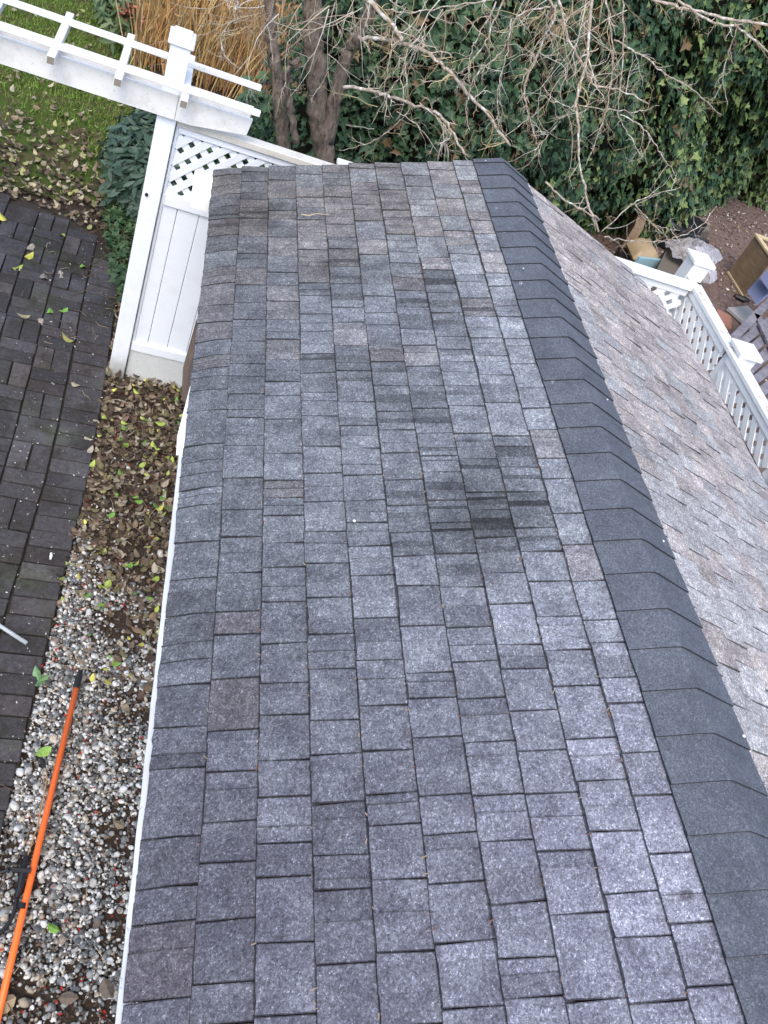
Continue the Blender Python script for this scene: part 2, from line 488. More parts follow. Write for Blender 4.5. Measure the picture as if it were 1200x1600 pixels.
for i in range(0, 17):
    for j in range(-3, 31):
        cs_ = (i + .5) * cell; cy = j * cell
        ex_ = edge_s(cy); rot_ = -(edge_s(cy + .1) - edge_s(cy - .1)) / .2
        bx_ = ex_ - PL - .008 - cs_
        for k in (-1, 1):
            if (i + j) % 2 == 0: q = (bx_, cy + k * PW / 2 - cs_ * -rot_, rot_)
            else: q = (bx_ + k * PW / 2, cy + cs_ * rot_, math.pi / 2 + rot_)
            spots.append(q)
px_ok = []
for (x, y, a) in spots:
    ishead = abs(a - .03) < 1e-6
    if not in_poly(np.array([x]), np.array([y + .08]), path_poly)[0]: continue
    p = np.array([x, y, -CAMH]); c = WR.T @ p
    u = 600 + FPX * c[0] / c[2]; w = 800 + FPX * c[1] / c[2]
    if u < -160 or w > 1800: continue
    clip = None
    if not ishead:
        ex, ey = (PL / 2, PW / 2) if abs(a) < 1 else (PW / 2, PL / 2)
    px_ok.append((u, x, y, a, clip))
px_ok.sort(key=lambda q: -q[0])
def world_verts(me, x, y, a):
    ca_, sa_ = math.cos(a), math.sin(a)
    return [(x + v.co.x * ca_ - v.co.y * sa_, y + v.co.x * sa_ + v.co.y * ca_, v.co.z) for v in me.vertices]
for k, (u, x, y, a, clip) in enumerate(px_ok[:298]):
    src = pav_meshes[(k * 7) % 24]
    if clip is not None:
        me = src.copy(); me.name = 'brick'
        for v, wv in zip(me.vertices, world_verts(src, x, y, a)):
            lim = edge_x(wv[1]) - PL - .013
            v.co = (min(wv[0], lim) - x, wv[1] - y, wv[2])
        ang_ = 0
    else: me = src; ang_ = a + random.uniform(-.012, .012) + (math.pi if random.random() < .5 else 0)
    o = bpy.data.objects.new('brick', me); col.objects.link(o)
    o.location = (x + random.uniform(-.002, .002) * (clip is None), y + random.uniform(-.002, .002), random.uniform(-.004, .003))
    o.rotation_euler = (random.uniform(-.008, .008), random.uniform(-.008, .008), ang_)
    o.parent = pv
rest = px_ok[298:]
print('pavers', len(px_ok))
if rest:
    mbp = MB()
    for (u, x, y, a, clip) in rest:
        mbp.box((x - PL / 2 + .004, y - PW / 2 + .004, -.03), (x + PL / 2 - .004, y + PW / 2 - .004, .027), (.05, .047, .05), rot=a)
    o = mbp.build('brick_field', m_paver, pv); tag(o, kind='stuff')

# ------------------------------------------------------------------ the low shed with the shingled roof
shed = empty('shed', (1.7, 1.9, 0))
tag(shed, 'low shed whose weathered grey shingled roof with a darker ridge fills the picture', 'shed')
Y0, Y1 = -.75, 4.6
mb = MB()
mb.box((.56, Y0 + .15, 0), (.62, 4.42, ZE - .02)); mb.box((3.1, Y0 + .15, 0), (3.16, 4.42, ZE - .02))
mb.prism([(.56, 4.42, 0), (3.16, 4.42, 0), (3.16, 4.42, ZE - .02), (XR, 4.42, ZR - .06), (.56, 4.42, ZE - .02)], (0, .05, 0))
mb.prism([(.56, Y0 + .1, 0), (3.16, Y0 + .1, 0), (3.16, Y0 + .1, ZE - .02), (XR, Y0 + .1, ZR - .06), (.56, Y0 + .1, ZE - .02)], (0, .05, 0))
mb.build('wall', m_siding, shed)

U_R = 1.80                                    # slope length on the right
EXP = .143
def yfar_r(u):
    x = XR + u * CP
    return float(np.interp(x, [1.75, 1.9, 2.4, 2.9, 3.1, 3.22, 3.31, 3.38, 3.44], [4.59, 4.58, 4.66, 4.72, 4.68, 4.58, 4.36, 4.12, 3.85]))
# deck under the shingles
mb = MB()
mb.prism([lroof(.02, Y0, -.034), lroof(.10, Y0, -.012), lroof(.2, Y0, -.006), lroof(1.566, Y0, -.004), lroof(1.566, Y0, -.04), lroof(.02, Y0, -.05)], (0, Y1 - .012 - Y0, 0))
deck = mb.build('roof', m_grime, shed)
poly = [rroof(0, Y0, -.004)] + [rroof(U_R - .012, Y0, -.004)] + [rroof(min(u, U_R - .012), yfar_r(u) - .012, -.004) for u in (1.8, 1.72, 1.62, 1.5, 1.3, 1.1, .7, .3, 0)]
mb2 = MB(); mb2.prism(poly, (0, 0, -.025))
dk = mb2.build('deck', m_grime, deck)

rr = np.random.default_rng(11)
def smooth1(v, seed, amp, f):
    r = np.random.default_rng(seed); ph = r.uniform(0, 6.28, 4)
    return amp * (np.sin(v * f + ph[0]) + .6 * np.sin(v * f * 2.3 + ph[1]) + .4 * np.sin(v * f * 5.1 + ph[2])) / 1.6

def ripple(u, v):
    """buckled, curling zone as worn shingles show"""
    w = np.exp(-((v - 3.35) / 1.15) ** 2) * np.exp(-((u - 1.05) / .5) ** 2)
    w += .45 * np.exp(-((v - 4.0) / .5) ** 2)
    w += .25 * np.exp(-((v - 1.2) / .9) ** 2)
    return w * .0034 * (np.sin(v * 52 + 6 * u + 2 * np.sin(v * 5)) + .8 * np.sin(v * 83 + 11 * u))

def shingle(side, ua, ub, va, vb, seed, h0, ends):
    """one tab: ua is the exposed lower (butt) edge, ub the upper one tucked below the next course"""
    r = np.random.default_rng(seed)
    fn = lroof if side == 'l' else rroof
    NV, NU = 9, 4
    th = .0046 + h0
    sk0, sk1 = r.normal(0, .0034, 2)
    vmid = (va + vb) / 2
    worn = side == 'l' and (2.3 < vmid < 4.4 or r.random() < .35)
    line = r.random() < (.48 if worn else .16)
    tb = r.uniform(.3, .75); wl_ = .0035 / max(.03, vb - va)
    ed = .0026 / max(.03, vb - va)
    TJ = sorted([0, ed, tb * .5, tb - wl_, tb, tb + .03, (1 + tb) / 2 - .05, (1 + tb) / 2 + .1, 1.0 - ed, 1.0])
    du = abs(ub - ua); tn = (du - .0245) / du
    TI = [0, .06, .5, max(.55, tn), 1.0]
    jb = TJ.index(tb)
    curl = max(0, r.normal(-.001, .0022))
    jog = r.normal(0, .0012)
    V = []
    for j in range(NV + 1):
        tj = TJ[j]
        for i in range(NU + 1):
            ti = TI[i]
            v0 = va + .0014 + sk0 * (ti - .5) + ends[0] ; v1 = vb - .0014 + sk1 * (ti - .5) + ends[1]
            v = v0 + (v1 - v0) * tj
            uu = ua + (ub - ua) * ti
            if i == 0:
                uu += (1 if side == 'l' else -1) * (jog + r.normal(0, .0011)) + smooth1(v, int(abs(ua) * 1000), .0022, 3.1)
            ee = (1 - ti)
            h = .0015 + (.0072 + h0) * ee + (curl + ripple(uu if side == 'l' else 1.6 - uu, v)) * (.3 + .7 * ee) + r.normal(0, .0003)
            if line and j == jb: h += .0018 * ee + .0004
            if i == NU: h = .001
            p = fn(uu, v, h)
            if side == 'l' and uu < .13: p[2] -= (.13 - uu) ** 2 * 1.6 * (.7 + .3 * math.sin(v * 9))
            if side == 'r' and uu > U_R - .12: p[2] -= (uu - U_R + .12) ** 2 * 1.6
            V.append(p)
    n = (NU + 1) * (NV + 1)
    B = [V[k] - np.array([0, 0, th]) for k in range(n)]
    V = V + B
    F = []
    id = lambda j, i: j * (NU + 1) + i
    for j in range(NV):
        for i in range(NU): F.append((id(j, i), id(j, i + 1), id(j + 1, i + 1), id(j + 1, i)))
    for j in range(NV): F.append((id(j, 0), id(j + 1, 0), id(j + 1, 0) + n, id(j, 0) + n))
    for i in range(NU):
        F.append((id(0, i + 1), id(0, i), id(0, i) + n, id(0, i + 1) + n)); F.append((id(NV, i), id(NV, i + 1), id(NV, i + 1) + n, id(NV, i) + n))
    if side == 'r': F = [q[::-1] for q in F]
    # colour
    base = np.array([.145, .155, .178]) if side == 'l' else np.array([.325, .315, .325])  # right slope's sky reflection is put into its paler base colour
    k = float(np.clip(r.normal(1, .06), .86, 1.14))
    vm = (va + vb) / 2
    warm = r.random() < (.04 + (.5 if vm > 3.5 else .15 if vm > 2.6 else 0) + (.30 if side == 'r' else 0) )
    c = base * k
    if warm: c = c * np.array([1.07, .985, .94])
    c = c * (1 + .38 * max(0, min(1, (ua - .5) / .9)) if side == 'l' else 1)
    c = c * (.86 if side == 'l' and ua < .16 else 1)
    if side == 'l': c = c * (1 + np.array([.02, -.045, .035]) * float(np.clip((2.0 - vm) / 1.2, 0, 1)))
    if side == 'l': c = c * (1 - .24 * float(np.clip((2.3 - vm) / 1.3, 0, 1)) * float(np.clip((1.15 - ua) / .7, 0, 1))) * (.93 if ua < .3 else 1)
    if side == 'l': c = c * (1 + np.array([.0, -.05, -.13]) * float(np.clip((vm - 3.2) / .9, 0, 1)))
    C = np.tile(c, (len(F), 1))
    # tone bands across the tab, as laminated shingles have
    if r.random() < .55:
        kband = jb; m = r.uniform(.78, .92) if r.random() < .6 else r.uniform(1.08, 1.2)
        for j in range(NV):
            if (j < kband) == (seed % 2 == 0): C[j * NU:(j + 1) * NU] *= m
    if line: C[(jb - 1) * NU:jb * NU] *= r.uniform(.35, .7)  # narrow dark strip: shadow line of a curled step put into the colour
    dirt = r.uniform(.30, .62)  # strip darkening: course shadow line together with dirt
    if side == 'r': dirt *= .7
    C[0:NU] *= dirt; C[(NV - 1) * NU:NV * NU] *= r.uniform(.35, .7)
    C[NU - 1:NV * NU:NU] *= r.uniform(.28, .5)  # strip below the next butt: course shadow line and dirt, both as colour
    if side == 'l':
        cu, cv = (ua + ub) / 2, vm
        for (su, sv, sr, sa) in TABST:
            dd = math.hypot((cu - su), (cv - sv)) / sr
            if dd < 1 and r.random() < 1.3 - dd * .6:
                f_ = 1 - 1.05 * sa * r.uniform(.5, 1)
                a_, b_ = (jb, min(NV, jb + 2)) if r.random() < .6 else (max(0, jb - 2), jb)
                C[:NV * NU] *= 1 - .45 * (1 - f_)
                C[a_ * NU:b_ * NU] *= f_
    C[NV * NU:] *= .35 if side == 'l' else .3  # butt and end faces: their shade is put into the colour
    return np.array(V), F, C, vm

def uvl(px, py):
    p = l_at(px, py); return ((p[0] - XE) / CP, p[1])
TABST = [(*uvl(a, b), r_, k_) for (a, b, r_, k_) in [(385, 335, .16, .6), (755, 800, .24, .55), (700, 800, .2, .45), (745, 715, .18, .45), (560, 590, .22, .4), (630, 620, .2, .35), (690, 480, .22, .45), (545, 440, .2, .45),
         (740, 860, .15, .45), (600, 330, .2, .3), (810, 780, .15, .4), (700, 640, .2, .3), (640, 430, .2, .3)]]
pieces = []
seed = 100
for side in ('l', 'r'):
    ncourse = 11 if side == 'l' else 12
    for k in range(ncourse):
        if side == 'l':
            ua = k * EXP - (.008 if k == 0 else 0); ub = min((k + 1) * EXP + .02, 1.55)
            vend = Y1
        else:
            ua = U_R - k * .1445; ub = max(ua - .1445 - .02, .03)
            if ua < .1: continue
            vend = yfar_r(min(ua, 1.8) - .07)
        v = vend
        lam = 0
        first = True
        while v > Y0:
            L = float(rr.choice([.085, .105, .125, .14, .155, .17, .19], p=[.10, .14, .2, .2, .16, .12, .08]))
            if first: L *= rr.uniform(.35, 1); first = False
            lam = 1 - lam
            h0 = .0026 * lam * (rr.random() < .8) + rr.uniform(0, .001)
            vb = v; va = max(v - L, Y0)
            ends = (0, 0)
            if side == 'r' and vb == vend: ends = (0, 0)
            pieces.append((side, ua, ub, va, vb, seed, h0, ends)); seed += 1
            v = va
sized = []
for p in pieces:
    fn = lroof if p[0] == 'l' else rroof
    cs = [fn(p[1], p[3]), fn(p[1], p[4]), fn(p[2], p[4]), fn(p[2], p[3])]
    uv = []
    for c in cs:
        q = WR.T @ (np.array(c) - [0, 0, CAMH])
        uv.append((600 + FPX * q[0] / max(q[2], .05), 800 + FPX * q[1] / max(q[2], .05)) if q[2] > .05 else (9999, 9999))
    cx = np.mean([a for a, b in uv]); cy = np.mean([b for a, b in uv])
    area = abs(sum(uv[i][0] * uv[(i + 1) % 4][1] - uv[(i + 1) % 4][0] * uv[i][1] for i in range(4))) / 2
    vis = -40 < cx < 1240 and -40 < cy < 1640
    sized.append((area if vis else 0, p))
order = sorted(range(len(sized)), key=lambda i: -sized[i][0])
RANK = {i: n for n, i in enumerate(order)}
bigV, bigF, bigC = [], [], []
off = 0
nind = 0
for i, (ar, p) in enumerate(sized):
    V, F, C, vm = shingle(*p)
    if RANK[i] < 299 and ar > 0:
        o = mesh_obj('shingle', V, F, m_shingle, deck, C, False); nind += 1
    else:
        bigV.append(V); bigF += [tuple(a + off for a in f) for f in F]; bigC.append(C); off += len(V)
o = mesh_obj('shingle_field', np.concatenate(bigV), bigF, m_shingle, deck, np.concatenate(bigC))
tag(o, 'smaller looking far and side shingles of the roof', kind='stuff')
print('shingles', len(pieces), nind)

# ridge cap shingles, folded over the ridge
def ridge_piece(v0, seed):
    r = np.random.default_rng(seed)
    prof = [(-.161, 0), (-.10, 0), (-.028, 0), (-.012, 1), (0, 2), (.012, 1), (.028, 0), (.10, 0), (.187, 0)]
    V = []; NV = 3; L = EXP + .02
    for j in range(NV + 1):
        tj = j / NV; v = v0 + L * tj + (r.normal(0, .0008) if j == 0 else 0)
        for (s, kk) in prof:
            hh = .0115 + .0070 * (1 - tj) + r.normal(0, .0003)
            jg = smooth1(v, 5, .0018, 2.7) + r.normal(0, .0006) if abs(s) > .15 else 0.0
            if s < 0: p = lroof((XR - XE) / CP + s + jg, v, hh)
            elif s > 0: p = rroof(s + jg, v, hh)
            else: p = np.array([XR, v, ZR + hh * 1.0 - .001])
            if kk == 1: p[2] -= .0006
            V.append(p)
    m = len(prof); n = len(V)
    V = V + [q - np.array([0, 0, .0055]) for q in V]
    F = []
    for j in range(NV):
        for i in range(m - 1): F.append((j * m + i, j * m + i + 1, (j + 1) * m + i + 1, (j + 1) * m + i))
    nt = len(F)
    for i in range(m - 1): F.append((i + 1, i, i + n, i + 1 + n))
    for j in range(NV):
        F.append((j * m, (j + 1) * m, (j + 1) * m + n, j * m + n)); F.append(((j + 1) * m - 1, (j + 2) * m - 1, (j + 2) * m - 1 + n, (j + 1) * m - 1 + n)[::-1])
    c = np.array([.108, .119, .142]) * r.uniform(.94, 1.08)
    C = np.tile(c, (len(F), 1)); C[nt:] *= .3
    return V, F, C
v = Y0; k = 0
while v < Y1 - .02:
    V, F, C = ridge_piece(v, 900 + k)
    if v + EXP + .02 > Y1: V = [np.array([p[0], min(p[1], Y1), p[2]]) for p in V]
    mesh_obj('ridge_shingle', V, F, m_cap, deck, C)
    v += EXP + random.uniform(-.004, .004); k += 1
# nail heads and specks of lichen / paint on the roof
mb = MB()
for (px, py, s) in [(549, 823, .006), (755, 259, .004), (813, 428, .004)]:
    p = np.array(l_at(px, py)) + [0, 0, .03]; mb.tube([p, p + np.array([0, 0, .002])], s, 7, (.7, .7, .68))
for (px, py, s) in [(943, 633, .003), (1029, 854, .004), (1152, 1158, .005), (1108, 934, .003)]:
    p = np.array(r_at(px, py)) + [0, 0, .03]; mb.tube([p, p + np.array([0, 0, .002])], s, 7, (.75, .75, .75))
mb.build('nail_head', m_stone, shed)

q = np.random.default_rng(61); n = 420
uu_ = (q.integers(1, 10, n)) * EXP - q.uniform(.001, .007, n); vv_ = q.uniform(.3, 4.5, n)
pp = np.array([lroof(a_, b_, .011) for a_, b_ in zip(uu_, vv_)])
TVd = np.array([(-.15, -.5, 0), (.15, -.5, 0), (.1, .5, .05), (-.1, .5, .05)]); TFd = np.array([(0, 1, 2, 3)])
DEBRIS = (TVd, TFd, pp, frames(np.tile([-SP, 0, CP], (n, 1)) + q.normal(0, .2, (n, 3)), q.uniform(0, 6.28, n)), q.uniform(.004, .016, n), np.array([(.16, .08, .05), (.09, .06, .045), (.28, .21, .14)])[q.integers(0, 3, n)])
# left eave: fascia, flattened gutter lip, bits
mb = MB(); mb.box((.335, Y0, ZE - .16), (.355, 4.56, ZE - .035), bev=.002)
mb.build('fascia', m_rot, shed)
mb = MB()
ys = np.linspace(Y0, 2.42, 60)
e0 = []; 
for yy in ys:
    w = .0006 * math.sin(yy * 31) + .0005 * math.sin(yy * 83)
    e0.append((.272 + w, yy, ZE - .036)); 
V = []
for (x, yy, z) in e0:
    V += [(x, yy, z), (x, yy, z + .009), (x + .035, yy, z + .013), (x + .035, yy, z - .002)]
F = []
for j in range(len(e0) - 1):
    for q in range(4): F.append((j * 4 + q, j * 4 + (q + 1) % 4, (j + 1) * 4 + (q + 1) % 4, (j + 1) * 4 + q)[::-1])
F += [(0, 1, 2, 3), tuple(len(V) - 4 + q for q in (3, 2, 1, 0))]
mb.add(V, F); mb.build('gutter_lip', m_gutter, shed)
mb = MB(); mb.prism([(.283, 2.40, ZE - .03), (.262, 2.40, ZE - .034), (.258, 2.5, ZE - .034), (.285, 2.80, ZE - .03), (.31, 2.80, ZE - .028), (.31, 2.40, ZE - .028)], (0, 0, .006))
o = mb.build('bent_flashing', m_vinyl, shed)
mb = MB(); mb.prism([(.19, 4.31, ZE - .045), (.205, 4.31, ZE - .03), (.30, 4.31, ZE - .03), (.30, 4.31, ZE - .10), (.20, 4.31, ZE - .10)], (0, .29, 0))
o = mb.build('gutter_stub', m_vinyl, shed); o['label'] = 'short white gutter remnant at far corner'
mb = MB()
mb.prism([(.272, 2.86, ZE - .16), (.262, 3.06, ZE - .15), (.285, 3.30, ZE - .07), (.30, 3.32, ZE - .02), (.345, 2.88, ZE - .04), (.33, 2.84, ZE - .17)], (.02, 0, .014))
mb.prism([(.30, 3.02, ZE - .10), (.29, 3.2, ZE - .06), (.325, 3.9, ZE - .03), (.335, 3.9, ZE - .06)], (.012, 0, .01))
o = mb.build('broken_board', m_rot, shed); o['label'] = 'rotten brown board hanging from the eave'
mb = MB()
poly = [rroof(U_R - .02, Y0, -.03), rroof(U_R - .02, 3.85, -.03)]
mb.box((rroof(U_R - .03, 0)[0] - .02, Y0, poly[0][2] - .12), (rroof(U_R - .03, 0)[0], 3.8, poly[0][2]), bev=.002)
mb.build('fascia', m_siding, shed)

# ------------------------------------------------------------------ white gate fence with lattice top (beyond the roof)
fy = 4.97
gate = empty('lattice_fence', (.5, 5.0, 0)); tag(gate, 'white board fence with small diagonal lattice window, left of the roof under the arbor', 'fence')
def part(mbx, name, m, par): return mbx.build(name, m, par)
PX1 = .80
mb = MB(); mb.box((.056, fy, .02), (.073, fy + .035, 1.86), bev=.003); part(mb, 'stile', m_white, gate)
mb = MB(); mb.box((.056, fy - .022, 1.86), (PX1 + .2, fy + .06, 1.90), bev=.004); part(mb, 'top_rail', m_toprail, gate)
mb = MB(); mb.box((.073, fy - .004, 1.815), (PX1, fy + .03, 1.86), bev=.003); part(mb, 'rail', m_white, gate)
mb = MB(); mb.box((.073, fy - .012, 1.365), (PX1, fy + .03, 1.437), bev=.003); part(mb, 'rail', m_white, gate)
mb = MB(); mb.box((.060, fy - .016, .245), (PX1, fy + .03, .312), bev=.003); part(mb, 'rail', m_white, gate)
mb = MB(); mb.box((.058, fy - .004, -.01), (PX1, fy + .02, .245), bev=.003); part(mb, 'kick_board', m_board, gate)
xx = .073; w0 = [.0865, .131, .131, .131, .131, .117]
for w in w0:
    mb = MB(); mb.box((xx + .0015, fy + .004, .30), (xx + w - .0015, fy + .022, 1.375), bev=.003); part(mb, 'board', m_white, gate); xx += w

def clip_line(p, d, a, b):
    """segment of line p+t*d inside box a..b (2-D)"""
    t0, t1 = -1e9, 1e9
    for k in range(2):
        if abs(d[k]) < 1e-9: continue
        q0, q1 = (a[k] - p[k]) / d[k], (b[k] - p[k]) / d[k]
        t0 = max(t0, min(q0, q1)); t1 = min(t1, max(q0, q1))
    return (t0, t1) if t1 - t0 > .03 else None
def lattice(to3, a, b, period, sw, thick, m, par, maxn=400):
    """diagonal slats, one mesh each; to3(p2, depth) gives the 3-D point"""
    a = np.array(a, float); b = np.array(b, float)
    for s, layer in ((1, 0), (-1, 1)):
        d = np.array([1, s]) / math.sqrt(2); n = np.array([-d[1], d[0]])
        cs = [c @ n for c in (a, b, np.array([a[0], b[1]]), np.array([b[0], a[1]]))]
        k = math.ceil(min(cs) / period)
        while k * period < max(cs):
            p = n * k * period
            t = clip_line(p, d, a, b)
            if t:
                q0, q1 = p + d * (t[0] - .01), p + d * (t[1] + .01)
                c4 = [q0 - n * sw / 2, q1 - n * sw / 2, q1 + n * sw / 2, q0 + n * sw / 2]
                z0 = layer * thick
                V = [to3(c, z0) for c in c4] + [to3(c, z0 + thick - .0006) for c in c4]
                mesh_obj('slat', V, [(0, 1, 2, 3), (7, 6, 5, 4), (0, 4, 5, 1), (1, 5, 6, 2), (2, 6, 7, 3), (3, 7, 4, 0)], m, par)
            k += 1
lattice(lambda c, dp: np.array([c[0], fy + .006 + dp, c[1]]), (.074, 1.437), (PX1, 1.815), .0735, .041, .007, m_white, gate)
post2 = empty('fence_post', (1.05, 5.0, 0)); tag(post2, 'white fence post whose cap just shows above the far roof edge', 'post')
mb = MB(); mb.box((1.0, 4.95, 0), (1.1, 5.05, 1.90), bev=.004); mb.build('shaft', m_white, post2)
mb = MB(); mb.box((.985, 4.935, 1.90), (1.115, 5.065, 1.93), bev=.006); mb.build('post_cap', m_arbor, post2)

# ------------------------------------------------------------------ arbor over the gate
arb = empty('arbor', (0, 5, 0)); tag(arb, 'aged white garden arbor with twin beams, cross joists and laths, upper left', 'arbor')
post = mb = MB(); mb.box((-.056, 4.932, -.02), (.050, 5.038, 2.285), bev=.004); mb.build('post', m_white, arb)
mb = MB()
cx, cy = -.003, 4.985
mb.box((cx - .068, cy - .068, 2.285), (cx + .068, cy + .068, 2.33), bev=.006)
q = .05; mb.box((cx - q, cy - q, 2.33), (cx + q, cy + q, 2.345), bev=.006); mb.build('post_cap', m_arbor, arb)
mb = MB(); mb.prism([(-2.6, 4.905, 1.91), (.036, 4.905, 1.91), (.036, 4.905, 2.045), (-2.6, 4.905, 2.045)], (0, .026, 0)); mb.build('beam', m_arbor, arb)
mb = MB(); mb.prism([(.039, 4.905, 1.91), (.13, 4.905, 1.91), (.43, 4.905, 1.955), (.443, 4.905, 2.045), (.039, 4.905, 2.045)], (0, .026, 0)); mb.build('beam', m_arbor, arb)
mb = MB(); mb.prism([(-2.6, 5.04, 1.90), (.16, 5.04, 1.90), (.43, 5.04, 1.955), (.443, 5.04, 2.055), (-2.6, 5.04, 2.055)], (0, .026, 0)); mb.build('beam', m_arbor, arb)
for jx in (-.93, -.60, -.272, .066, -1.26, -1.6, -1.93):
    mb = MB(); mb.box((jx - .02, 4.752, 2.056), (jx + .02, 5.37, 2.098), bev=.003)
    o = mb.build('joist', m_arbor, arb)
    mb = MB(); mb.box((jx - .017, 4.7495, 2.059), (jx + .017, 4.7515, 2.095)); mb.build('end_grain', m_grain, o)
for (y0) in (4.842, 5.180):
    mb = MB(); mb.box((-2.7, y0, 2.0995), (.468, y0 + .034, 2.128), bev=.003); mb.build('lath', m_arbor, arb)
mb = MB(); mb.box((-1.70, 4.932, -.02), (-1.60, 5.038, 2.285), bev=.004); mb.build('post', m_white, arb)
mb = MB(); mb.box((-1.718, 4.917, 2.285), (-1.582, 5.053, 2.33), bev=.006); mb.build('post_cap', m_arbor, arb)
mb = MB(); kp = at(229, 304, y=4.929); mb.tube([kp + [0, .004, 0], kp + [0, -.006, 0]], .010, 8); mb.build('latch_mark', m_dark, arb)

# ------------------------------------------------------------------ white lattice fence on the right
rf = empty('lattice_fence', (3.92, 4.5, 0)); tag(rf, 'bright white lattice fence running along the right side of the roof', 'fence')
FX, FZ = 3.90, 1.70
def post_with_cap(x, y, top, par, w=.145):
    mb = MB(); mb.box((x - w / 2, y - w / 2, 0), (x + w / 2, y + w / 2, top), bev=.004); p = mb.build('post', m_vinyl, par)
    mb = MB(); c = w / 2 + .022
    mb.box((x - c, y - c, top), (x + c, y + c, top + .028), bev=.004)
    c2 = w / 2 + .012
    mb.add([(x - c2, y - c2, top + .028), (x + c2, y - c2, top + .028), (x + c2, y + c2, top + .028), (x - c2, y + c2, top + .028), (x - .03, y - .03, top + .05), (x + .03, y - .03, top + .05), (x + .03, y + .03, top + .05), (x - .03, y + .03, top + .05)],
           [(0, 1, 5, 4), (1, 2, 6, 5), (2, 3, 7, 6), (3, 0, 4, 7), (4, 5, 6, 7)])
    mb.build('post_cap', m_vinyl, par)
posts_y = [5.62, 4.62, 3.62, 2.62, 1.62]
for k, y in enumerate(posts_y):
    post_with_cap(3.93 if k == 0 else 3.975, y, FZ + (.10 if k == 0 else .02), rf)
for k in range(4):
    ya, yb = posts_y[k + 1], posts_y[k] - .07
    if k: yb = posts_y[k]
    mb = MB(); mb.box((3.862, ya + (.0 if k else 0), FZ - .035), (3.955, yb - .003, FZ), bev=.005); mb.build('top_rail', m_vinyl, rf)
    mb = MB(); mb.box((3.872, ya + .085, FZ - .085), (3.905, yb - .01, FZ - .036), bev=.003); mb.build('rail', m_vinyl, rf)
    lattice(lambda c, dp: np.array([3.882 + dp, c[0], c[1]]), (ya + .075, 1.20), (yb - .04, FZ - .085), .086, .050, .007, m_vinyl, rf)
    mb = MB(); mb.box((3.872, ya + .075, 1.14), (3.905, yb - .03, 1.20), bev=.003); mb.build('rail', m_vinyl, rf)
    mb = MB(); mb.box((3.88, ya + .075, .05), (3.897, yb - .03, 1.14), bev=.003); mb.build('panel', m_vinyl, rf)
mb = MB()
for (px, py, s) in [(1092, 443, .017)]:
    p = at(px, py, z=FZ) ; mb.tube([p + [0, -.0, -.004], p + [0, 0, .002]], s, 10)
mb.build('knot_hole', m_dark, rf)
mb = MB(); rs = random.Random(3)
for k in range(26):
    yy = rs.uniform(3.2, 5.5); x0 = rs.uniform(3.88, 3.94); a = rs.uniform(0, 6.28); L = rs.uniform(.006, .024)
    pts = [(x0 + L * math.cos(a + q * 1.256) * rs.uniform(.4, 1), yy + 1.4 * L * math.sin(a + q * 1.256) * rs.uniform(.4, 1), FZ + .0005) for q in range(5)]
    mb.prism(pts, (0, 0, .001))
t = NT('lichen_spot', .9, .1); m_lich = t.out(t.mix((.38, .30, .27), (.66, .60, .56), t.noise(70)))
mb.build('lichen', m_lich, rf)
# back return towards the shed
rb = empty('lattice_fence', (3.4, 5.45, 0)); tag(rb, 'short white fence return behind the far right corner of the roof', 'fence')
mb = MB(); mb.box((2.6, 5.375, FZ - .04), (3.855, 5.475, FZ), bev=.005); mb.build('top_rail', m_vinyl, rb)
mb = MB(); mb.box((2.6, 5.40, FZ - .10), (3.855, 5.43, FZ - .041), bev=.003); mb.build('rail', m_vinyl, rb)
lattice(lambda c, dp: np.array([c[0], 5.405 + dp, c[1]]), (2.6, 1.20), (3.85, FZ - .10), .086, .045, .006, m_vinyl, rb)
mb = MB(); mb.box((2.6, 5.40, .05), (3.855, 5.42, 1.20), bev=.003); mb.build('panel', m_vinyl, rb)

# ------------------------------------------------------------------ leaf templates
def fan(outline, fold=.18, lift=0):
    """pointed leaf: outline as (x, y) right half from base to tip; a midrib fold gives relief"""
    n = len(outline)
    V = []; F = []
    for (x, y) in outline: V.append((0, y, -abs(y) * lift)); V.append((x, y, fold * x - abs(y) * lift)); V.append((-x, y, fold * x - abs(y) * lift))
    for i in range(n - 1):
        a, b = i * 3, (i + 1) * 3
        F.append((a, a + 1, b + 1)); F.append((a, b + 1, b)); F.append((a, b + 2, a + 2)); F.append((a, b, b + 2))
    return np.array(V), np.array(F)
LV, LF = fan([(0.03, 0), (.26, .3), (.24, .6), (.02, 1.0)], .35, .12)
IV, IFc = fan([(.02, 0), (.42, -.08), (.34, .22), (.46, .42), (.2, .5), (.02, 1.0)], .3, .15)
RV, RF = fan([(.02, 0), (.14, .35), (.15, .65), (.01, 1.0)], .3, .25)
DV, DF = fan([(.02, 0), (.20, .12), (.30, .36), (.27, .62), (.13, .85), (.0, 1.0)], -.45, -.2)
DV[:, 2] += .22 * (DV[:, 1] - .5) ** 2 * 2

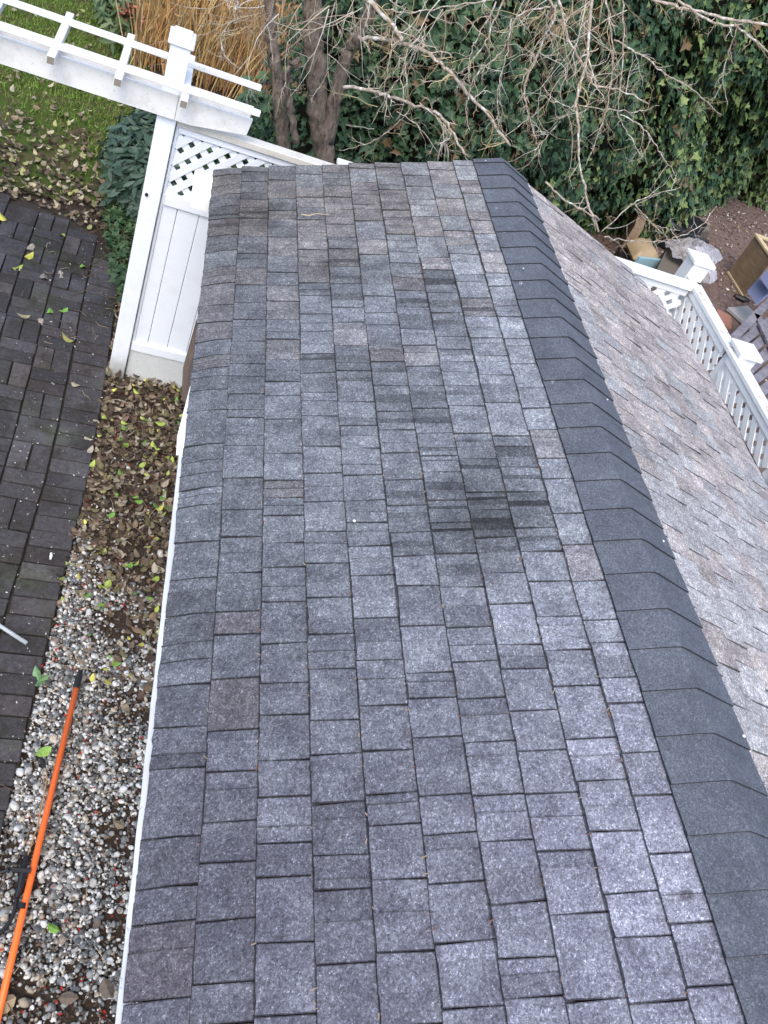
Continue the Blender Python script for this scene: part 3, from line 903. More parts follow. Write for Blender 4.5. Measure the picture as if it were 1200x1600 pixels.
# ------------------------------------------------------------------ ivy hedge
foot = np.array([(1.0, 8.8), (1.3, 7.6), (2.5, 7.6), (4.0, 8.6), (5.35, 9.85), (7.0, 11.3), (9.4, 13.2), (13, 16.2)])
fl = np.concatenate([[0], np.cumsum(np.linalg.norm(np.diff(foot, axis=0), axis=1))])
def hedge_surface(s, h, depth):
    x = np.interp(s, fl, foot[:, 0]); y = np.interp(s, fl, foot[:, 1])
    e = .15
    tx = np.interp(s + e, fl, foot[:, 0]) - np.interp(s - e, fl, foot[:, 0]); ty = np.interp(s + e, fl, foot[:, 1]) - np.interp(s - e, fl, foot[:, 1])
    L = np.hypot(tx, ty) + 1e-9; nx, ny = ty / L, -tx / L              # outward, towards the camera
    bul = .55 * np.sin(np.clip(h / 3.0, 0, 1) * 2.6) - .22 * h
    q = np.stack([x * 1.0, y * 1.0, h], -1)
    lump = .32 * vnoise(q * 1.9, 3) + .13 * vnoise(q * 4.6, 4) + .05 * vnoise(q * 10, 9)
    off = bul + lump - depth
    return np.stack([x + nx * off, y + ny * off, h], -1), np.stack([nx, ny, .55 + 0 * nx], -1), lump
hedge = empty('ivy_hedge', (3, 8.6, 0)); tag(hedge, 'tall dense wall of dark green ivy filling the background beyond the roof', 'ivy hedge')
ns, nh = 150, 40
S, Hh = np.meshgrid(np.linspace(0, fl[-1], ns), np.linspace(-.05, 4.3, nh))
P0, _, _ = hedge_surface(S.ravel(), Hh.ravel(), .34)
ii = np.arange((nh - 1) * ns).reshape(nh - 1, ns)[:, :-1].ravel()
t = NT('ivy_inner_backing', .95, .1); m_inner = t.out(t.mix((.010, .012, .007), (.03, .028, .018), t.noise(30, 5)))
mesh_obj('inner_backing', P0, np.column_stack([ii, ii + 1, ii + ns + 1, ii + ns]), m_inner, hedge)  # dark lumpy sheet added behind the leaves to close see-through gaps
N = 44000
s = U(0, fl[-1], N) ** 1.0; h = U(.0, 4.25, N)
dep = np.abs(rng.normal(0, .13, N)) - .03
P, Nn, lump = hedge_surface(s, h, dep)
keep = np.ones(N, bool)
Nn = Nn + rng.normal(0, .38, (N, 3)) + np.array([0, 0, .25])
yaw = U(0, 6.28, N) * .45 + math.pi - 1.4                       # tips mostly hanging
sz = np.clip(np.exp(rng.normal(math.log(.068), .33, N)), .035, .13) * (1 + .25 * (P[:, 1] > 9.5))
g = rng.uniform(0, 1, N)
sun_side = np.clip((s - 3.6) / 5.0, 0, 1)
tone = np.clip(.5 + .5 * vnoise(P * 1.3, 12), 0, 1)
colr = np.stack([.020 + .034 * g, .050 + .056 * g, .026 + .018 * g], -1)
lit_colr = np.stack([.085 + .09 * g, .135 + .10 * g, .045 + .035 * g], -1)     # light falling on the right of the ivy, put into leaf colour
mixf = (rng.uniform(0, 1, N) < sun_side * .75 * (.45 + tone))[:, None]
colr = np.where(mixf, lit_colr, colr)
brown = rng.uniform(0, 1, N) < .035
colr[brown] = [.13, .09, .045]
R = frames(Nn, yaw)
# 290 largest in view as separate leaves, the rest joined
cc = (P - [0, 0, CAMH]) @ WR
uu = 600 + FPX * cc[:, 0] / cc[:, 2]; vv = 800 + FPX * cc[:, 1] / cc[:, 2]
vis = (uu > 430) & (uu < 1190) & (vv > 5) & (vv < 380) & (dep < .03) & (uu > 430 + (vv > 240) * 400)
score = np.where(vis, sz / cc[:, 2], 0)
top = np.argsort(-score)[:290]
mask = np.ones(N, bool); mask[top] = False
ivy_me = []
for k in range(12):
    me = bpy.data.meshes.new('leaf'); me.from_pydata([tuple(v) for v in IV], [], [tuple(int(a) for a in f) for f in IFc]); me.materials.append(m_leaf_gloss)
    a = me.attributes.new('col', 'FLOAT_COLOR', 'FACE'); c = np.ones((len(IFc), 4), dtype=np.float32); c[:, :3] = colr[top[k * 11]]; a.data.foreach_set('color', c.ravel())
    ivy_me.append(me)
for k, i in enumerate(top):
    j = int(np.argmin([np.abs(colr[top[q * 11]] - colr[i]).sum() for q in range(12)])) if k % 3 else k % 12
    o = bpy.data.objects.new('leaf', ivy_me[j]); col.objects.link(o)
    m4 = Matrix.Identity(4)
    for a in range(3):
        for b in range(3): m4[a][b] = R[i, a, b] * sz[i]
        m4[a][3] = P[i, a]
    o.parent = hedge; o.matrix_parent_inverse = Matrix.Translation(Vector(hedge.location)).inverted(); o.matrix_basis = m4
nb = 70
s2 = U(.5, fl[-1] - 3, nb); h2 = U(.8, 3.6, nb); Pb, Nb, _ = hedge_surface(s2, h2, np.full(nb, -.04))
Pb = np.repeat(Pb, 22, 0) + rng.normal(0, .035, (nb * 22, 3))
o = scatter('seed_heads', LV, LF, Pb, frames(rng.normal(0, 1, (len(Pb), 3)), U(0, 6.28, len(Pb))), U(.015, .035, len(Pb)), m_leaf_dry, np.array([[.17, .13, .07]]) * U(.5, 1.5, (len(Pb), 1)), hedge); tag(o, kind='stuff')
o = scatter('foliage', IV, IFc, P[mask], R[mask], sz[mask], m_leaf_gloss, colr[mask], hedge); tag(o, kind='stuff')

# ------------------------------------------------------------------ shrubs on the left
def leaf_bush(root, c, r, n, tv, tf, size, cols, m, seed, flat=1.0, stems=14, up=.5):
    q = np.random.default_rng(seed)
    d = q.normal(size=(n, 3)); d /= np.linalg.norm(d, axis=1, keepdims=True); d[:, 2] = np.abs(d[:, 2]) * 1.0 - .15
    rad = (1 - np.abs(q.normal(0, .16, n))) * (1 + .22 * vnoise(d * 3.1, seed))
    p = np.array(c) + d * np.array(r) * rad[:, None]
    p[:, 2] = np.maximum(p[:, 2], .02)
    nn = d + q.normal(0, .45, (n, 3)) + [0, 0, up]
    g = q.random(n)[:, None]
    cl = np.array(cols[0]) * (1 - g) + np.array(cols[1]) * g
    o = scatter('foliage', tv, tf, p, frames(nn, q.uniform(0, 6.28, n)), q.uniform(*size, n), m, cl, root); tag(o, kind='stuff')
    mb = MB()
    for k in range(stems):
        a = q.uniform(0, 6.28); e = np.array([c[0] + .75 * r[0] * math.cos(a), c[1] + .75 * r[1] * math.sin(a), c[2] + q.uniform(.1, .6) * r[2]])
        b = np.array([c[0] + .1 * math.cos(a), c[1] + .1 * math.sin(a), 0]); mb.tube([b, (b + e) / 2 + [0, 0, .08], e], [.012, .009, .004], 5, (.08, .06, .04))
    mb.build('stem', m_twig, root)
laurel = empty('laurel_shrub', (-.02, 7.35, 0)); tag(laurel, 'dark blue-green laurel shrub against the arbor post', 'shrub')
leaf_bush(laurel, (-.07, 7.55, .25), (.40, .75, .62), 2600, RV, RF, (.09, .15), [(.028, .055, .036), (.07, .115, .08)], m_leaf_gloss, 21)
low = empty('ground_ivy', (0, 6.5, 0)); tag(low, 'low ivy patch growing below the laurel shrub beside the paving', 'ivy')
q = np.random.default_rng(5); n = 1500
poly = [(-.12, 5.75), (.0, 5.6), (.12, 5.6), (.3, 6.2), (.2, 7.2), (-.25, 7.4), (-.36, 6.95), (-.28, 6.6)]
x = q.uniform(-.4, .35, 5000); y = q.uniform(5.5, 7.5, 5000); k = in_poly(x, y, poly); x, y = x[k][:n], y[k][:n]
dd = np.clip(.08 + .10 * vnoise(np.stack([x, y, x * 0], -1) * 6, 2), .01, .3)
g = q.random(len(x))[:, None]
o = scatter('foliage', IV, IFc, np.stack([x, y, dd + q.uniform(0, .06, len(x))], -1), frames(q.normal(0, .35, (len(x), 3)) + [0, -.2, 1], q.uniform(0, 6.28, len(x))), q.uniform(.035, .075, len(x)), m_leaf_gloss,
            np.array([.022, .055, .022]) * (1 - g) + np.array([.075, .125, .05]) * g, low); tag(o, kind='stuff')
mb = MB()
for k in range(30):
    x0, y0 = q.uniform(-.25, .1), q.uniform(5.8, 7.2); a = q.uniform(0, 6.28)
    mb.tube([(x0, y0, .01), (x0 + .12 * math.cos(a), y0 + .12 * math.sin(a), .07), (x0 + .3 * math.cos(a + .4), y0 + .3 * math.sin(a + .4), .03)], .004, 4, (.1, .07, .045))
mb.build('stem', m_twig, low)

low2 = empty('ground_ivy', (.9, 7.2, 0)); tag(low2, 'ivy clump filling the ground round the tree trunks just beyond the white fence', 'ivy')
x = q.uniform(.15, 2.0, 9000); y = q.uniform(5.3, 9.2, 9000); k = in_poly(x, y, [(.2, 5.4), (1.9, 5.4), (2.0, 7.6), (1.5, 8.6), (.75, 9.1), (.45, 8.4), (.3, 7.0)]); x, y = x[k][:5200], y[k][:5200]
dd = .30 + .16 * vnoise(np.stack([x, y, x * 0], -1) * 4, 2)
g = q.random(len(x))[:, None]
o = scatter('foliage', IV, IFc, np.stack([x, y, np.clip(dd + q.normal(0, .08, len(x)), .02, .8)], -1), frames(q.normal(0, .4, (len(x), 3)) + [0, -.5, 1], q.uniform(0, 6.28, len(x))), q.uniform(.05, .11, len(x)), m_leaf_gloss,
            np.array([.022, .058, .028]) * (1 - g) + np.array([.07, .13, .06]) * g, low2); tag(o, kind='stuff')
rh = empty('rhododendron', (-.6, 10.6, 0)); tag(rh, 'green rhododendron with faded pink flower heads, left of the golden twigs', 'shrub')
leaf_bush(rh, (-.72, 10.9, .25), (.30, .8, .5), 600, RV, RF, (.10, .17), [(.045, .085, .035), (.13, .17, .08)], m_leaf_gloss, 31)
FP = np.concatenate([at(px, py, y=10.3) + q.normal(0, .035, (26, 3)) for (px, py) in [(200, 18), (213, 15), (222, 37), (190, 25), (210, 60)]]); n = len(FP)
o = scatter('flower_heads', LV, LF, FP, frames(q.normal(0, 1, (n, 3)), q.uniform(0, 6.28, n)), q.uniform(.04, .07, n), m_leaf_dry, np.array([.42, .16, .12]) * q.uniform(.6, 1.2, (n, 1)), rh); tag(o, kind='stuff')

gold = empty('twig_shrub', (.4, 10.9, 0)); tag(gold, 'bare golden brown twiggy shrub of upright stems behind the arbor', 'shrub')
mb = MB(); q = random.Random(8)
cols = [(.50, .33, .13), (.38, .25, .11), (.60, .43, .20), (.28, .18, .10), (.50, .27, .11), (.45, .36, .20)]
for k in range(1700):
    bx = q.uniform(-.50, 1.05); by = q.uniform(9.9, 13.4) + max(0, bx - .6) * .3
    bx += (by - 10) * .05
    a = q.uniform(0, 6.28); lean = q.uniform(.05, .55); L = q.uniform(.5, 1.3)
    p0 = np.array([bx, by, 0]); p1 = p0 + [lean * L * .4 * math.cos(a), lean * L * .4 * math.sin(a), L * .55]; p2 = p1 + [lean * L * .5 * math.cos(a + .5) + q.uniform(-.06, .06), lean * L * .5 * math.sin(a + .5), L * .45]
    mb.tube([p0, p1, p2], [.007, .005, .0025], 3, q.choice(cols))
o = mb.build('twigs', m_twig, gold); tag(o, kind='stuff')
n = 500; qq = np.random.default_rng(3)
pp = np.stack([qq.uniform(-.4, 1.2, n), qq.uniform(9.9, 12.5, n), qq.uniform(.02, .9, n)], -1)
o = scatter('dry_leaves', LV, LF, pp, frames(qq.normal(0, 1, (n, 3)), qq.uniform(0, 6.28, n)), qq.uniform(.04, .08, n), m_leaf_dry, np.array([[.3, .2, .1]]) * qq.uniform(.4, 1.4, (n, 1)), gold); tag(o, kind='stuff')

# ------------------------------------------------------------------ bare tree: trunks, branches, twigs
tree = empty('bare_tree', (1.0, 7.0, 0)); tag(tree, 'leafless multi-stemmed tree with tangled pale dead branches over the ivy', 'tree')
def trace(pts, y0, y1=None, wob=.0):
    y1 = y0 if y1 is None else y1; n = len(pts)
    return [at(px, py, y=y0 + (y1 - y0) * i / max(1, n - 1)) for i, (px, py) in enumerate(pts)]
def refine(pts, n, amp, rs):
    """Catmull-Rom resample with a little crookedness"""
    P = [np.array(p) for p in pts]; P = [2 * P[0] - P[1]] + P + [2 * P[-1] - P[-2]]
    out = []
    for i in range(1, len(P) - 2):
        for k in range(n):
            t = k / n
            a = .5 * ((2 * P[i]) + (-P[i - 1] + P[i + 1]) * t + (2 * P[i - 1] - 5 * P[i] + 4 * P[i + 1] - P[i + 2]) * t * t + (-P[i - 1] + 3 * P[i] - 3 * P[i + 1] + P[i + 2]) * t ** 3)
            out.append(a + np.array([rs.gauss(0, amp) for _ in range(3)]))
    out.append(P[-2]); return out
rs = random.Random(4)
def pxw(px, y): return px * y / FPX * .72
for (pts, y, w0, w1) in [([(448, 330), (444, 240), (440, 190), (436, 140), (428, 90), (424, 40), (420, -30)], 6.7, 16, 11),
                         ([(520, 330), (505, 240), (497, 180), (494, 120), (490, 60), (488, 0), (488, -40)], 6.9, 24, 18),
                         ([(512, 220), (528, 130), (545, 80), (570, 35), (592, -30)], 6.9, 15, 12),
                         ([(462, 225), (455, 170), (448, 130), (452, 105), (468, 92)], 6.55, 8, 5)]:
    P = refine(trace(pts, y), 6, .006, rs)
    rad = [pxw(w0 + (w1 - w0) * i / (len(P) - 1), y) * (1 + rs.uniform(-.04, .06)) for i in range(len(P))]
    if w0 == 16: rad = [r * (1 + .35 * math.exp(-((i - 16) / 2.0) ** 2)) for i, r in enumerate(rad)]
    mb = MB(); mb.tube(P, rad, 12); mb.build('trunk', m_bark, tree, smooth=True)
MAIN = [  # pixel trace, depth y from..to, start width, end width
    ([(560, -10), (600, 25), (625, 60), (628, 64)], 6.4, 6.3, 6, 5),
    ([(560, 58), (600, 62), (640, 70), (670, 85), (705, 115), (735, 150), (765, 185), (797, 228)], 6.5, 6.0, 5, 3.5),
    ([(535, 135), (580, 142), (610, 150), (650, 165), (685, 178), (705, 205), (728, 243)], 6.4, 5.9, 4.5, 3),
    ([(870, -10), (885, 50), (910, 100), (930, 133), (965, 140), (1013, 162)], 6.2, 6.0, 3.5, 1.6),
    ([(925, -10), (920, 60), (917, 90), (903, 140), (901, 170), (903, 210), (907, 260), (920, 320), (935, 362)], 6.1, 5.5, 4, 2.5),
    ([(850, -10), (868, 20), (850, 60), (835, 100), (820, 130), (820, 160), (832, 200), (845, 245)], 6.2, 6.0, 3, 1.5),
    ([(972, -10), (975, 50), (970, 130), (965, 175), (985, 215), (1005, 247)], 6.3, 6.1, 2, 1),
    ([(945, -5), (957, 60), (955, 130), (945, 180), (915, 260)], 6.3, 6.1, 2.2, 1.2),
    ([(960, 60), (1000, 85), (1040, 115), (1080, 140), (1128, 180)], 6.6, 6.6, 2.2, 1),
    ([(970, 178), (1005, 200), (1030, 235), (1055, 275)], 6.0, 5.9, 1.8, .9),
    ([(897, 165), (870, 195), (845, 225), (835, 235)], 6.0, 5.9, 2.2, 1),
    ([(935, 75), (900, 95), (870, 130), (850, 165), (800, 205), (785, 220)], 6.2, 6.1, 1.8, .9),
    ([(665, 30), (660, 60), (630, 110), (605, 150), (580, 195)], 6.0, 5.9, 1.6, .9),
    ([(620, -5), (612, 80), (600, 150), (615, 185)], 5.9, 5.9, 1.5, .8),
    ([(790, -5), (765, 50), (755, 70), (735, 100), (733, 130)], 6.1, 6.0, 2, 1.2),
    ([(775, 5), (745, 60), (735, 80), (733, 115)], 6.0, 5.9, 1.8, 1),
    ([(870, 8), (820, 20), (800, 40), (790, 70), (770, 95), (745, 115), (735, 140), (728, 170), (735, 205)], 6.2, 6.0, 2.2, 1.2),
    ([(800, 30), (790, 90), (780, 130), (778, 180), (782, 215)], 6.1, 6.0, 1.6, .8),
    ([(790, -5), (700, 10), (640, 20), (600, 15)], 6.4, 6.4, 1.8, 1.2),
    ([(855, 285), (875, 308), (905, 325), (935, 342)], 5.6, 5.5, 3.2, 2.4),
    ([(945, 370), (985, 376), (1020, 378), (1060, 370), (1095, 352), (1120, 322)], 5.6, 6.2, 1.9, 1.2),
    ([(940, 362), (985, 322), (1020, 305), (1062, 293)], 5.6, 5.8, 1.6, .8),
    ([(990, 325), (1010, 345), (1040, 357), (1062, 360)], 5.8, 5.9, 1.4, .7),
    ([(992, 320), (1020, 350), (1050, 380), (1062, 398)], 5.8, 5.9, 1.4, .7),
    ([(905, 165), (960, 172), (1000, 175), (1030, 165)], 6.1, 6.1, 1.5, .8),
    ([(1000, -10), (1040, 5), (1085, 18), (1150, 32), (1210, 40)], 5.8, 5.8, 4, 3.2),
    ([(1060, 0), (1110, 35), (1150, 42), (1175, 60), (1210, 92)], 5.7, 5.7, 3.2, 2.4),
    ([(1155, 38), (1135, 90), (1130, 130), (1137, 165)], 5.7, 5.7, 1.4, .8),
    ([(620, 175), (650, 195), (690, 245)], 6.0, 5.9, 1.2, .7),
    ([(655, 160), (690, 190), (697, 220), (700, 250)], 5.95, 5.9, 1.2, .7),
    ([(640, 170), (625, 190), (600, 210), (575, 225), (530, 235)], 6.0, 6.0, 1.3, .8),
    ([(910, 180), (870, 160), (845, 150), (842, 190), (870, 215)], 6.05, 6.0, 1.5, .8),
    ([(378, 110), (355, 90), (345, 60), (365, 30), (372, -8)], 7.0, 7.1, 1.8, 3),
]
nodes = []
for (pts, ya, yb, w0, w1) in MAIN:
    P = refine(trace(pts, ya, yb), 6, .0045, rs)
    rad = [pxw(w0 + (w1 - w0) * i / (len(P) - 1), ya) * .85 * (1 + rs.uniform(-.12, .15)) for i in range(len(P))]
    mb = MB(); mb.tube(P, rad, 7)
    mb.build('branch', m_branch, tree, smooth=True)
    for i in range(1, len(P) - 1): nodes.append((P[i], P[i + 1] - P[i], rad[i]))
mb = MB()
tc = [(.50, .44, .35), (.38, .30, .22), (.58, .54, .47), (.27, .19, .13), (.44, .36, .20)]
def twig(p, d, L, r, depth, c):
    n = 5; pts = [p]; dd = d / (np.linalg.norm(d) + 1e-9)
    for k in range(n):
        dd = dd + np.array([rs.gauss(0, .28), rs.gauss(0, .22), rs.gauss(-.05, .26)]); dd /= np.linalg.norm(dd)
        pts.append(pts[-1] + dd * L / n)
        if depth > 0 and rs.random() < .55:
            s = dd + np.array([rs.gauss(0, .8), rs.gauss(0, .5), rs.gauss(0, .8)])
            twig(pts[-1], s, L * rs.uniform(.25, .6), r * .6, depth - 1, c)
    mb.tube(pts, [r * (1 - .7 * i / n) for i in range(n + 1)], 4, c)
for (p, d, r) in nodes:
    if r < .0012 or rs.random() > .42: continue
    s = d / (np.linalg.norm(d) + 1e-9) + np.array([rs.gauss(0, .9), rs.gauss(0, .5), rs.gauss(-.15, .9)])
    twig(p, s, rs.uniform(.05, .26), max(.0018, min(r * .45, .005)), 1 + (rs.random() < .4), rs.choice(tc))
# dense tangle along the top between the trunks and the right
for k in range(90):
    px = rs.choice([rs.uniform(400, 540), rs.uniform(400, 600), rs.uniform(820, 980), rs.uniform(600, 1000)]); py = rs.uniform(-40, 30)
    p = at(px, py, y=rs.uniform(6.0, 6.9))
    twig(p, np.array([rs.gauss(0, .5), rs.gauss(0, .3), -rs.uniform(.4, 1)]), rs.uniform(.2, .75), rs.uniform(.0022, .0045), 2, rs.choice(tc))
for k in range(14):
    p = at(rs.uniform(560, 1000), rs.uniform(40, 240), y=rs.uniform(6.1, 6.7))
    twig(p, np.array([rs.gauss(0, .7), rs.gauss(0, .3), rs.gauss(-.4, .6)]), rs.uniform(.2, .5), rs.uniform(.0018, .003), 1, rs.choice(tc))
o = mb.build('twigs', m_twig, tree); tag(o, kind='stuff')

# ------------------------------------------------------------------ lawn grass and fallen leaves
q = np.random.default_rng(17)
n = 80000
x = q.uniform(-2.6, 1.2, n); y = 6.95 + (q.random(n) ** 1.2) * 8.5
k = in_poly(x, y, LAWN) & (x > -2.3 - (y - 7) * .12)
thin = vnoise(np.stack([x, y, 0 * x], -1) * 1.7, 8) * .5 + (y - 7.6) * .75
k &= q.random(n) < np.clip(.12 + thin, .06, 1)
x, y = x[k], y[k]; n = len(x)
TV = np.array([(-.12, 0, 0), (.12, 0, 0), (.02, .25, 1)]); TF = np.array([(0, 1, 2)])
g = q.random(n)[:, None]
gc = np.array([.09, .16, .025]) * (1 - g) + np.array([.19, .27, .06]) * g
o = scatter('grass', TV, TF, np.stack([x, y, 0 * x - .01], -1), euler_mats(q.normal(0, .4, n), q.normal(0, .4, n), q.uniform(0, 6.28, n)), q.uniform(.025, .055, n), m_leaf_dry, gc)
tag(o, 'short green lawn grass in the upper left corner', kind='stuff')

def leaf_cols(n, q, pal):
    c = np.array(pal)[q.integers(0, len(pal), n)] * q.uniform(.65, 1.25, (n, 1)); return c
BROWN = [(.17, .12, .08), (.09, .062, .045), (.25, .20, .14), (.06, .042, .032), (.33, .29, .22), (.12, .09, .065), (.16, .14, .07), (.07, .05, .035)]
def litter(name, label, n, xr, yr, poly, size, pal, seed, zr=(.0, .03), tilt=.35, prob=None):
    q = np.random.default_rng(seed)
    x = q.uniform(*xr, n); y = q.uniform(*yr, n); k = in_poly(x, y, poly)
    if prob is not None: k &= q.random(n) < prob(x, y)
    x, y = x[k], y[k]; n = len(x)
    o = scatter(name, DV, DF, np.stack([x, y, q.uniform(*zr, n)], -1), frames(q.normal(0, tilt, (n, 3)) + [0, 0, 1], q.uniform(0, 6.28, n)), q.uniform(*size, n), m_leaf_dry, leaf_cols(n, q, pal))
    return tag(o, label, kind='stuff')
BED = [(-.09, 3.0), (-.04, 3.65), (-.055, 4.84), (-.1, 5.9), (.1, 6.2), (.75, 5.4), (.75, 2.2), (.15, 2.2), (.05, 2.8)]
litter('leaf_litter', 'brown leaf litter covering the bed between paving and shed', 6500, (-.12, .75), (2.2, 6.2), BED, (.018, .066), BROWN, 41, (.0, .03), .4,
       lambda x, y: np.clip((y - 2.75 + (x - .1) * 1.3 + .3 * vnoise(np.stack([x, y, 0 * x], -1) * 7, 5)) / .75, .05, 1))
litter('leaf_litter', 'fallen brown leaves scattered over the lawn edge', 6500, (-2.2, .1), (6.7, 11.5), [(-2.4, 6.9), (-.6, 6.75), (-.25, 6.3), (-.1, 6.9), (-.2, 9), (-.35, 11.5), (-2.4, 11.5)], (.035, .075), BROWN + [(.36, .31, .2), (.3, .31, .12)], 42, (.01, .05), .45,
       lambda x, y: np.clip(1.1 - (y - 6.9) / 1.7, .05, 1))
litter('leaf_litter', 'scattered debris and dry leaves on the bare soil behind the right fence', 12000, (4.5, 11), (6, 14), [(4.5, 6), (8, 6), (11, 10), (11, 14), (9, 13), (5, 9.5)], (.02, .055), [(.34, .3, .28), (.2, .15, .13), (.12, .08, .07), (.5, .46, .43), (.16, .10, .09), (.25, .19, .1)], 43, (.0, .02), .4,
       lambda x, y: .25 + .5 * (vnoise(np.stack([x, y, 0 * x], -1) * 2, 5) > 0))
# individual leaves that stand out
def leaf_single(px, py, s, c, label, group, z=.035, yaw=None, name='fallen_leaf', rotz=None):
    r = random.Random(int(px * 7 + py))
    o = mesh_obj(name, DV * s, [tuple(int(a) for a in f) for f in DF], m_leaf_dry, None, np.tile(np.array(c), (len(DF), 1)))
    p = at(px, py, z=z); o.location = p; o.rotation_euler = (r.uniform(-.25, .25), r.uniform(-.25, .25), r.uniform(0, 6.28))
    tag(o, label, 'leaf', group)
YG = (.34, .42, .09); YE = (.5, .47, .10); GR = (.16, .32, .06); PA = (.34, .30, .24)
BR = (.25, .24, .08)
G1, G2, G3, G4 = 'bright leaves on the paving', 'dry leaves on the paving', 'green leaves on the bed', 'brown leaves on the gravel'
for (x, y, s, c, lab, gp) in [
    (9, 346, .10, YE, 'yellow fallen leaf farthest up the brick paving at left edge', G1),
    (40, 404, .09, YE, 'curled yellow leaf on paving just below two grey leaves', G1),
    (18, 420, .10, YG, 'yellow-green leaf on paving near the left edge, lower of the upper pair', G1),
    (128, 414, .08, GR, 'round green leaf at the tip of the paving beside the ivy patch', G1),
    (78, 483, .08, GR, 'green leaf lying over a tan leaf mid paving, left of its green twin', G1),
    (106, 482, .08, GR, 'solitary pointed green leaf mid paving, right of its green twin', G1),
    (115, 535, .10, BR, 'large olive leaf lying flat on the paving left of the white post', G1),
    (100, 366, .07, YG, 'small yellow-green leaf at the far edge of the paving', G1),
    (51, 382, .1, PA, 'broad pale grey leaf on the far part of the paving', G2),
    (94, 424, .1, PA, 'long pale leaf on paving beside the round green leaf', G2),
    (68, 429, .1, (.22, .19, .16), 'dull grey-brown leaf on paving left of the long pale leaf', G2),
    (48, 494, .09, (.24, .21, .13), 'tan leaf touching a pale leaf on the middle of the paving', G2),
    (58, 500, .10, PA, 'pale leaf touching a tan leaf on the middle of the paving', G2),
    (112, 598, .07, (.3, .26, .18), 'lone tan leaf on paving level with the foot of the white post', G2),
    (131, 683, .055, PA, 'small triangular tan leaf near the paving edge', G2),
    (137, 708, .06, PA, 'pale pointed leaf straddling the paving edge', G2),
    (190, 658, .065, YG, 'large round yellow-green leaf in the bed below the fence', G3),
    (217, 616, .055, YG, 'uppermost yellow-green leaf in the bed below the fence', G3),
    (258, 662, .07, YG, 'wide yellow-green leaf in the bed closest to the eave', G3),
    (163, 650, .055, YG, 'yellow-green leaf in the bed closest to the paving, level with the broken eave board', G3),
    (141, 730, .055, YG, 'yellow leaf at the paving edge below the pale pointed leaf', G3),
    (223, 783, .055, GR, 'green leaf directly above a bright yellow one in the bed', G3),
    (243, 797, .065, YE, 'bright yellow leaf mid bed, right of centre', G3),
    (169, 808, .055, GR, 'rounded green leaf mid bed nearer the paving', G3),
    (206, 880, .06, GR, 'green leaf lying where leaf litter gives way to pebbles', G3),
    (172, 907, .065, YG, 'pale green leaf lying on the first clear pebbles', G3),
    (247, 901, .065, YG, 'olive-yellow leaf near the gutter where pebbles begin', G3),
    (247, 984, .05, YE, 'small yellow leaf on pebbles beside the white gutter lip', G3),
    (92, 1455, .06, GR, 'narrow green leaf on the gravel below the pole clamp', G3),
    (26, 1560, .12, (.30, .24, .15), 'large torn tan leaf at bottom left beside the orange pole', G4),
    (162, 1530, .10, (.16, .13, .10), 'long grey-brown leaf on gravel near the bottom of the gutter', G4),
    (92, 1560, .08, (.13, .1, .08), 'dark brown leaf on gravel at the bottom, midway to the gutter', G4),
    (155, 1436, .05, (.15, .12, .1), 'small brown leaf on gravel halfway between clamp and gutter', G4),
    (195, 1292, .06, (.19, .15, .1), 'brown leaf on gravel touching the shade of the gutter', G4)]:
    leaf_single(x, y, s, c, lab, gp, z=.03 if gp in (G1, G2) else .045)
q = np.random.default_rng(9)
litter('bright_leaves', 'small scattered yellow-green leaves among the brown bed litter', 120, (-.1, .6), (2.4, 5.6), BED, (.028, .055), [YG, GR, YE, (.1, .2, .06), (.30, .33, .10)], 55, (.02, .045), .35)

# ------------------------------------------------------------------ gravel
def ico(n=1):
    import bmesh
    bm = bmesh.new(); bmesh.ops.create_icosphere(bm, subdivisions=n, radius=.5)
    v = np.array([tuple(a.co) for a in bm.verts]); f = np.array([[a.index for a in q.verts] for q in bm.faces]); bm.free(); return v, f
q = np.random.default_rng(77)
PV, PF = ico(2)
n = 30000
x = q.uniform(-.14, .72, n); y = q.uniform(.3, 4.2, n)
poly = [(-.115, .3), (-.10, 1.67), (-.072, 2.3), (-.062, 2.9), (-.045, 3.4), (-.02, 4.2), (.6, 4.2), (.6, .3)]
k = in_poly(x, y, poly)
fade = np.clip((3.55 - y - (x - .1) * 1.0 + .35 * vnoise(np.stack([x, y, 0 * x], -1) * 6, 5)) / .7, .05, 1)
bare = np.clip(1.25 - 1.1 * np.clip(vnoise(np.stack([x, y, 0 * x], -1) * 9, 6), 0, 1) - .35 * (y < 1.7), .3, 1)
k &= q.random(n) < fade * bare
x, y = x[k], y[k]; n = len(x)
sz = np.exp(q.normal(math.log(.0146), .38, n)); sz = np.clip(sz, .007, .040)
sc = np.stack([sz * q.uniform(.85, 1.35, n), sz * q.uniform(.7, 1.1, n), sz * q.uniform(.5, .85, n)], -1)
pal = np.array([(.56, .57, .57), (.64, .62, .58), (.15, .165, .17), (.20, .205, .20), (.10, .105, .11), (.38, .37, .35), (.27, .28, .28), (.42, .36, .28), (.085, .08, .08), (.22, .18, .15), (.55, .55, .51), (.14, .165, .16)])
pc = pal[q.choice(len(pal), n, p=[.15, .10, .10, .11, .09, .09, .10, .05, .07, .05, .05, .04])] * q.uniform(.8, 1.15, (n, 1))
pvx = PV + q.normal(0, .045, PV.shape)
half = n // 2
for h_, (a, b) in enumerate(((0, half), (half, n))): pass
o = scatter('gravel', pvx, PF, np.stack([x, y, q.uniform(.0, .016, n)], -1), euler_mats(q.normal(0, .4, n), q.normal(0, .4, n), q.uniform(0, 6.28, n)), sc, m_stone, pc, smooth=True)
tag(o, 'mixed white, grey and blue pebbles in the strip beside the shed', kind='stuff')
print('pebbles', n)
